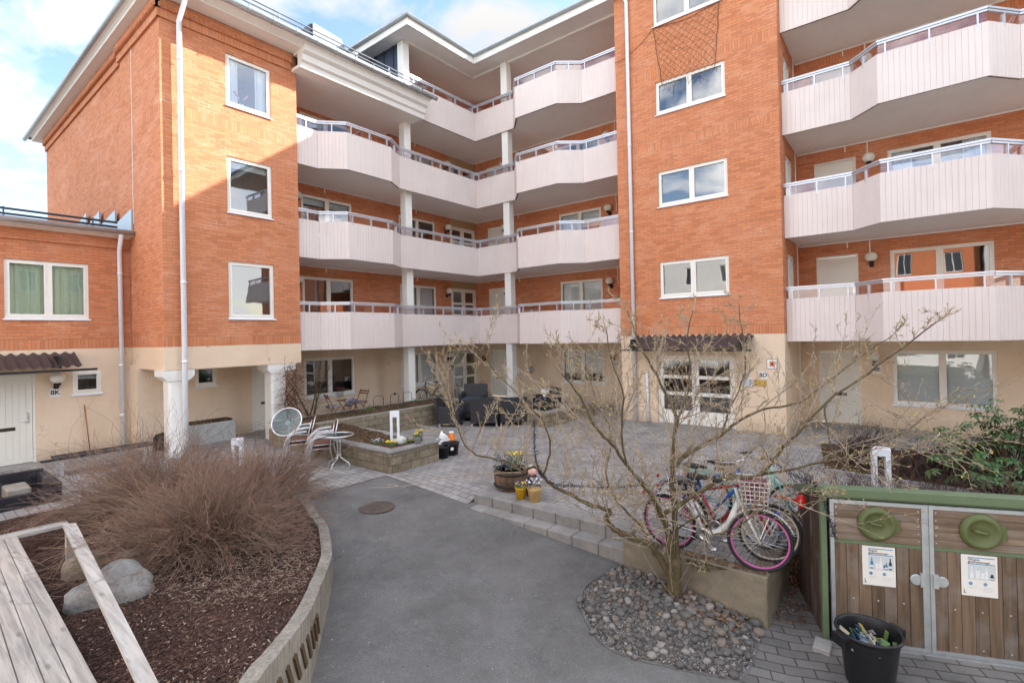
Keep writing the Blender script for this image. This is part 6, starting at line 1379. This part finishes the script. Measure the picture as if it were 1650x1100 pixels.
# ---- pots and flowers
random.seed(41)
LF = m_leaf('fresh_green_leaf', (.07, .16, .03), .5); FY_ = K('yellow_petal', (.75, .50, .02), .6, bump=0); FP = K('violet_petal', (.10, .05, .22), .6, bump=0); FWt = K('pale_petal', (.6, .56, .62), .6, bump=0); HE = m_leaf('heather_red', (.22, .03, .05), .7); PK = K('pink_petal', (.62, .22, .42), .6, bump=0); GS = m_leaf('grey_blue_foliage', (.07, .085, .09), .6)
def tuft(c, r, h, n, mats, fl=()):
    m = MB(); g = MB()
    for i in range(n):
        a = U(0, 6.28); k = U(0, 1) ** .5 * r; p = V((c[0] + k * math.cos(a), c[1] + k * math.sin(a), c[2] + U(.1, 1) * h)); d = rv(); d.z = abs(d.z); x = d.orthogonal().normalized(); s = U(.015, .03) * (1 + r); m.face([p - x * s * .4, p + d * s, p + x * s * .4, p - d * s * .6])
    for i in range(len(fl) and int(n * .22)):
        a = U(0, 6.28); k = U(0, 1) ** .5 * r; p = V((c[0] + k * math.cos(a), c[1] + k * math.sin(a), c[2] + h * U(.8, 1.15))); d = V((U(-.6, .1), U(-.6, .1), 1)).normalized(); x = d.orthogonal().normalized(); y = d.cross(x); s = U(.014, .024); g.cur = random.randrange(len(fl)); g.face([p + (x * math.cos(q * 1.256) + y * math.sin(q * 1.256)) * s for q in range(5)])
    return m, g
def potplant(name, label, loc, r, h, pot, fol, fl, th=.16, tr=None, n=110, cat='flower pot'):
    t = thing(name, label, cat, loc); m = MB(); m.smooth = True; m.lathe([(0, 0), (r * .74, 0), (r * .97, h * .93), (r, h * .94), (r, h), (r * .9, h), (r * .88, h * .9), (0, h * .88)], n=24); P_loc(m, 'pot', pot, t)
    a, b = tuft((0, 0, h * .9), tr or r * 1.05, th, n, 0, fl); P_loc(a, 'foliage', fol, t)
    if fl: P_loc(b, 'flower', list(fl), t)
    return t
YP = K('yellow_glazed_pot', (.72, .40, .01), .4, bump=.03); CP = K('cream_yellow_pot', (.66, .44, .17), .5, bump=.05); GP = K('grey_zinc_pot', (.33, .33, .33), .55, bump=.1)
potplant('flower_pot', 'bright yellow flower pot with yellow pansies beside the barrel planter', (6.72, 5.20, .012), .10, .19, YP, LF, (FY_, FP), .09)
potplant('flower_pot', 'larger cream yellow flower pot right of the bright yellow one', (6.76, 4.94, .012), .125, .21, CP, GS, (FWt,), .14)
potplant('flower_pot', 'grey pot with yellow pansies on the corner of the block bed', (7.25, 8.42, .463), .085, .14, GP, LF, (FY_, FP), .09); potplant('flower_pot', 'smaller grey pot behind the pansy pot on the block bed', (7.52, 8.66, .463), .08, .15, GP, LF, (FY_,), .08)
potplant('heather_pot', 'red heather in a white wall pot below the 8G 8F plate', (15.45, 15.62, 1.18), .10, .14, WSIGN, HE, (), .2, .12); potplant('heather_pot', 'dark red heather pot on the ground left of the glazed corner door', (15.45, 15.3, .05), .14, .45, GP, HE, (), .28, .18); potplant('heather_pot', 'red plant in a yellow pot on a stand right of the glazed corner door', (16.95, 15.2, .35), .11, .2, K('lime_pot', (.4, .42, .06), .5), HE, (), .22, .15)
m = MB(); m.box(16.8, 17.1, 15.05, 15.35, .05, .10); [m.box(16.8 + a, 16.83 + a, 15.05 + b, 15.08 + b, .1, .345) for a in (0, .27) for b in (0, .27)]; m.box(16.8, 17.1, 15.05, 15.35, .325, .348); tag(m.build('plant_stand', M['iron']), 'small black plant stand under the yellow pot beside the corner door', 'plant stand')
potplant('heather_pot', 'pinkish heather in a pale pot under the dark ground floor window', (10.0, 15.6, .78), .11, .13, WSIGN, HE, (), .2, .14)
for i, (x, y, l) in enumerate(((6.98, 8.95, 'yellow pansy plant left of the white bollard in the block bed'), (7.42, 8.85, 'yellow pansy plant between the bollard and the grey pots'), (6.86, 9.3, 'white and violet pansy plant nearest the round table'), (6.9, 11.2, 'small green weed clump at the back of the lower soil bed'), (9.3, 13.0, 'pale green plant clump in the upper soil bed'), (11.5, 13.4, 'bright green grass tuft in the upper bed beside the white column'))):
    t = thing('pansy_plant' if i < 3 else 'garden_plant', l, 'plant', (x, y, [.40, .40, .42, .52, .55, .53][i])); a, b = tuft((0, 0, 0), .13 if i < 3 else .17, .10 if i < 3 else .14, 90, 0, ((FY_, FY_), (FY_, FP), (FWt, FP), (), (), ())[i]); P_loc(a, 'foliage', LF, t)
    if i < 3: P_loc(b, 'flower', list(((FY_, FY_), (FY_, FP), (FWt, FP))[i]), t)
o = rock((0, 0, 0), (.16, .11, .11), 12, 10, .3).build('white_stone', K('white_quartz', (.55, .53, .49), .8, bump=.4, bsc=20), loc=(7.28, 9.0, .45)); tag(o, 'pale round stone at the foot of the bollard in the block bed', 'stone')
BP = thing('barrel_planter', 'half barrel planter with grey foliage and yellow flowers at the step edge', 'planter', (7.12, 5.72, .006)); m = MB()
for k in range(16):
    a0, a1 = 2 * PI * k / 16 + .012, 2 * PI * (k + 1) / 16 - .012; ra, rb = .27, .31
    m.raw([(r * math.cos(a), r * math.sin(a), z) for z, r in ((0, ra), (.18, .315), (.36, rb)) for a in (a0, a1)] + [(r * .9 * math.cos(a), r * .9 * math.sin(a), z) for z, r in ((0, ra), (.36, rb)) for a in (a0, a1)], [(0, 1, 3, 2), (2, 3, 5, 4), (4, 5, 9, 8), (0, 2, 4, 8, 6), (1, 3, 5, 9, 7)])
P_loc(m, 'staves', m_wood('barrel_wood', (.15, .095, .06), 2, 1, .8, False), BP)
for z in (.07, .28): m = MB(); m.smooth = True; m.lathe([(.305, z), (.322, z), (.322, z + .03), (.305, z + .03)], n=32); P_loc(m, 'hoop', M['iron'], BP)
m = MB(); m.lathe([(0, .33), (.27, .33)], n=24); P_loc(m, 'soil', M['mulch'], BP); a, b = tuft((0, 0, .33), .33, .28, 620, 0, (FP, FWt)); P_loc(a, 'foliage', GS, BP); a2, b2 = tuft((.04, -.05, .4), .16, .22, 160, 0, (FY_,)); P_loc(b2, 'flower', FY_, BP); P_loc(a2, 'green_foliage', LF, BP)
OR_ = thing('garden_figure', 'small dark garden figure with pink round head behind the yellow pots', 'garden figure', (7.0, 5.15, .006)); m = MB(); m.smooth = True; m.lathe([(.12, 0), (.13, .1), (.10, .28), (.05, .36), (0, .37)], n=18); P_loc(m, 'body', M['black'], OR_); m = MB(); m.smooth = True; m.ball((0, 0, .42), .085, 16, 10); P_loc(m, 'head', K('pink_plaster', (.72, .42, .38), .6), OR_); m = MB(); m.smooth = True; m.ball((0, .01, .47), .08, 16, 8, (1, 1, .6)); P_loc(m, 'cap', WSIGN, OR_)
for x, y, r, h, l in ((7.98, 8.42, .165, .27, 'black plastic bucket nearest the block bed corner'), (8.32, 8.50, .21, .28, 'wider black bucket right of the first one by the block bed')):
    t = thing('black_bucket', l, 'bucket', (x, y, .006)); m = MB(); m.smooth = True; m.lathe([(0, 0), (r * .8, 0), (r * .97, h * .9), (r * 1.03, h * .91), (r * 1.03, h), (r * .95, h), (r * .78, .03), (0, .03)], n=28); P_loc(m, 'body', M['black'], t); m = MB(); m.lathe([(0, h * .8), (r * .9, h * .8)], n=20); P_loc(m, 'soil', M['mulch'], t)
    if r > .2: m = MB(); c_ = V((-.55, -.83, 0)); m.obox((c_.x * r * .93, c_.y * r * .93, h * .6), (-c_.y * .035, c_.x * .035, 0), (c_.x * .004, c_.y * .004, 0), (0, 0, .035)); P_loc(m, 'sticker', WSIGN, t)
t = thing('white_pot', 'white plastic pot holding a crumpled white bag behind the black buckets', 'pot', (8.42, 8.86, .006)); m = MB(); m.smooth = True; m.lathe([(0, 0), (.13, 0), (.17, .3), (.16, .3), (.12, .03), (0, .03)], n=24); P_loc(m, 'body', WSIGN, t)
m = MB(); m.smooth = True; m.ball((0, 0, .34), .12, 20, 12, (1, 1, .9)); m.v = [tuple(V(p) * (1 + .35 * mnoise.noise(V(p) * 9)) if p[2] < .5 else V((p[0] * .6, p[1] * .6, p[2] + .1))) for p in m.v]; P_loc(m, 'plastic_bag', WSIGN, t)
t = thing('orange_bottle', 'small orange and white bottle standing beside the white bag', 'bottle', (8.75, 8.9, .30)); m = MB(); m.smooth = True; m.lathe([(0, -.29), (.09, -.29), (.09, .0), (.06, .05), (.06, .09), (0, .09)], n=16); P_loc(m, 'body', K('orange_plastic', (.75, .20, .02), .4), t); m = MB(); m.smooth = True; m.lathe([(.062, .091), (.062, .13), (0, .135)], n=16); P_loc(m, 'cap', WSIGN, t)
# wire hoops in the upper bed
for x, w, l in ((10.1, .36, 'left wire plant hoop in the upper soil bed'), (10.75, .3, 'wire plant hoop with a dark ball, middle of the three'), (11.3, .34, 'right wire plant hoop nearest the white column')):
    m = MB(); m.smooth = True; m.tube([(x - w / 2, 13.6, .45), (x - w / 2 - .02, 13.6, .82), (x - w / 2 + .04, 13.6, .88), (x + w / 2 - .04, 13.6, .88), (x + w / 2 + .02, 13.6, .82), (x + w / 2, 13.6, .45)], .008, 6)
    if w == .3: m.ball((x, 13.58, .88), .04, 10, 6)
    tag(m.build('plant_hoop', M['iron']), l, 'plant hoop', 'wire plant hoops')
# ---- bollards and lamps
def bollard(label, loc, w=.2, h=.70, rz=0):
    t = thing('bollard_light', label, 'bollard', loc, rz, 'white slotted bollards'); m = MB(); d = w * .7; a = w * .28
    m.bbox(-w / 2, -w / 2 + a, -d / 2, d / 2, 0, h * .82, .006); m.bbox(w / 2 - a, w / 2, -d / 2, d / 2, 0, h * .82, .006); m.bbox(-w / 2, w / 2, -d / 2, d / 2, h * .821, h, .006); m.box(-w / 2 + a, w / 2 - a, -d / 2 + .01, d / 2 - .01, 0, h * .10); P_loc(m, 'body', M['whitemetal'], t)
    m = MB(); m.lathe([(0, h * .78), (.02, h * .78), (.02, h * .819)], n=10); P_loc(m, 'lamp', M['lampglass'], t); return t
bollard('white slotted bollard standing in the block bed among pansies', (7.28, 9.22, .40), .21, .70, R(-40)); bollard('white slotted bollard half hidden inside the leafless shrub', (4.6, 10.95, .0), .2, .76, R(-40)); bollard('white slotted bollard in front of the right hand shrub bed', (10.50, .42, .006), .26, .74, R(-80))
t = thing('garden_post_lamp', 'slim white post with a box head behind the wicker chairs', 'post lamp', (14.3, 9.95, .006)); m = MB(); m.smooth = True; m.tube([(0, 0, 0), (0, 0, .72)], .05, 12); P_loc(m, 'post', M['whitemetal'], t); m = MB(); m.bbox(-.07, .16, -.09, .09, .70, .86, .01); P_loc(m, 'lamp_head', M['whitemetal'], t)
# ---- things by the left wall
t = thing('broom', 'broom with wooden handle and blue head leaning on the rendered wall', 'broom', (3.22, 16.1, 0)); m = MB(); m.smooth = True; m.tube([(.04, -.04, .06), (-.02, .16, 1.24)], .014, 8); P_loc(m, 'handle', WD, t); m = MB(); m.bbox(-.22, .22, -.08, -.01, .05, .10, .01); P_loc(m, 'head', K('blue_plastic', (.015, .03, .12), .5), t); m = MB(); m.box(-.21, .21, -.08, -.01, .005, .049); P_loc(m, 'bristle', K('blue_bristle', (.02, .04, .16), .8, bump=.6, bsc=150), t)
o = rock((0, 0, 0), (.30, .26, .30), 15, 12, .45).build('dark_sack', K('mottled_dark_sacking', (.030, .022, .018), .85, sc=9, amt=.6, bump=.5, bsc=30), loc=(4.62, 15.2, .17)); tag(o, 'dark lumpy sack against the wall under the left tower', 'sack')
t = thing('concrete_trough', 'pale rectangular concrete trough with relief pattern under the left tower', 'trough', (5.7, 15.25, 0)); m = MB(); m.bbox(-.60, .57, -.25, .25, 0, .54, .02)
for k in range(4): x = -.42 + k * .27; m.box(x - .09, x + .09, -.264, -.251, .36, .44); m.box(x - .03, x + .03, -.264, -.251, .12, .36)
P_loc(m, 'body', K('pale_concrete', (.42, .42, .40), .85, bump=.25), t); m = MB(); m.bbox(-.54, .51, -.19, .19, .541, .60, .02); P_loc(m, 'soil', M['soil'], t)
# ---- wall ornaments
m = MB(); m.smooth = True; T = Matrix.Translation((17.27, 12.66, 1.28)) @ Matrix.Rotation(R(-90), 4, 'Y'); m.lathe([(.15, 0), (.155, .02), (.10, .015), (.06, .03), (0, .035)], n=24, mat=T); tag(m.build('wall_plate', K('pewter', (.3, .3, .3), .45, metal=.5, bump=.3)), 'round grey relief plate on the rendered wall right of the second column', 'wall plate')
m = MB(); m.smooth = True; m.tube([(17.22, 13.45 - .16 * math.sin(a), 1.12 + .2 * math.cos(a)) for a in [k * .2 for k in range(11)]], .06, 10); tag(m.build('curved_wall_ornament', WSIGN), 'white curved horn shaped ornament on the wall beside the second column', 'ornament')
t = thing('sun_ornament', 'grey disc with a yellow flower on the first balcony wall', 'ornament', (17.26, 12.6, 3.75)); m = MB(); m.smooth = True; m.lathe([(.14, 0), (.13, .03), (0, .03)], n=20, mat=Matrix.Rotation(R(-90), 4, 'Y')); P_loc(m, 'disc', M['galv'], t); m = MB(); m.ball((-.04, .0, .25), .09, 10, 6, (.4, 1, 1)); P_loc(m, 'flower', FY_, t)
m = MB(); m.smooth = True; m.tube([(17.24, 15.32 + .1 * math.cos(k * .524), 1.72 + .1 * math.sin(k * .524)) for k in range(12)], .035, 7, closed=True); rough(m, .03, 12); tag(m.build('door_wreath', K('dried_red_wreath', (.10, .03, .025), .9, bump=.6)), 'small dried wreath on the wall between the glazed and ivory corner doors', 'wreath')
t = thing('balcony_table', 'small white table with a bowl behind the first balcony railing', 'table', (15.9, 10.0, 2.75)); m = MB(); m.bbox(-.3, .3, -.4, .4, .70, .73, .01); P_loc(m, 'table_top', WSIGN, t)
for x in (-.26, .26):
    for y in (-.36, .36): m = MB(); m.box(x - .02, x + .02, y - .02, y + .02, 0, .70); P_loc(m, 'leg', WSIGN, t)
m = MB(); m.smooth = True; m.lathe([(0, 0), (.1, 0), (.2, .16), (.19, .16), (.09, .02), (0, .02)], n=20); tag(m.build('white_bowl', WSIGN, loc=(15.85, 9.85, 3.482)), 'white bowl on the small balcony table beside the tower', 'bowl')
# orchid in the top left window
t = thing('orchid', 'pink orchid in a white pot inside the top left tower window', 'potted plant', (6.12, 13.985, 8.99)); m = MB(); m.smooth = True; m.lathe([(0, 0), (.055, 0), (.07, .13), (.06, .13), (0, .11)], n=14); P_loc(m, 'pot', WSIGN, t); m = MB(); m.smooth = True; [m.tube([(0, 0, .1), (.05 * s, 0, .25), (.16 * s, -.01, .40)], .006, 5) for s in (-1, 1)]; P_loc(m, 'stem', LF, t); m = MB()
for s in (-1, 1):
    for k in range(6): m.ball((s * (.06 + .022 * k), -.02, .27 + .028 * k), .03, 7, 5, (1, .4, 1))
P_loc(m, 'flower', PK, t)
# ---- dark tinsel garlands on the tree and shed corner
random.seed(60)
def garland(label, pts):
    m = MB(); sp = [V(p) for p in smooth_path(pts, 10)]
    for i in range(len(sp) - 1):
        strand(m, [sp[i], sp[i + 1]], .005, .005)
        for _ in range(6):
            p = sp[i].lerp(sp[i + 1], U(0, 1)); d = rv(); strand(m, [p, p + d * U(.03, .06)], .003, .002)
    tag(m.build('tinsel_garland', K('dark_tinsel', (.03, .03, .04), .5)), label, 'garland')
garland('dark bristly garland hanging along the low left limb of the bare tree', [(4.98, 3.62, 1.72), (5.1, 3.72, 1.42), (5.2, 3.76, 1.15), (5.22, 3.70, .98), (5.30, 3.56, .88), (5.45, 3.3, .86), (5.7, 2.95, .84), (5.95, 2.6, .88)])
garland('dark bristly garland hanging over the green corner of the shed', [(6.55, 1.35, 1.25), (6.35, 1.05, 1.15), (6.28, .82, 1.08), (6.27, .72, .8), (6.30, .66, .55)])
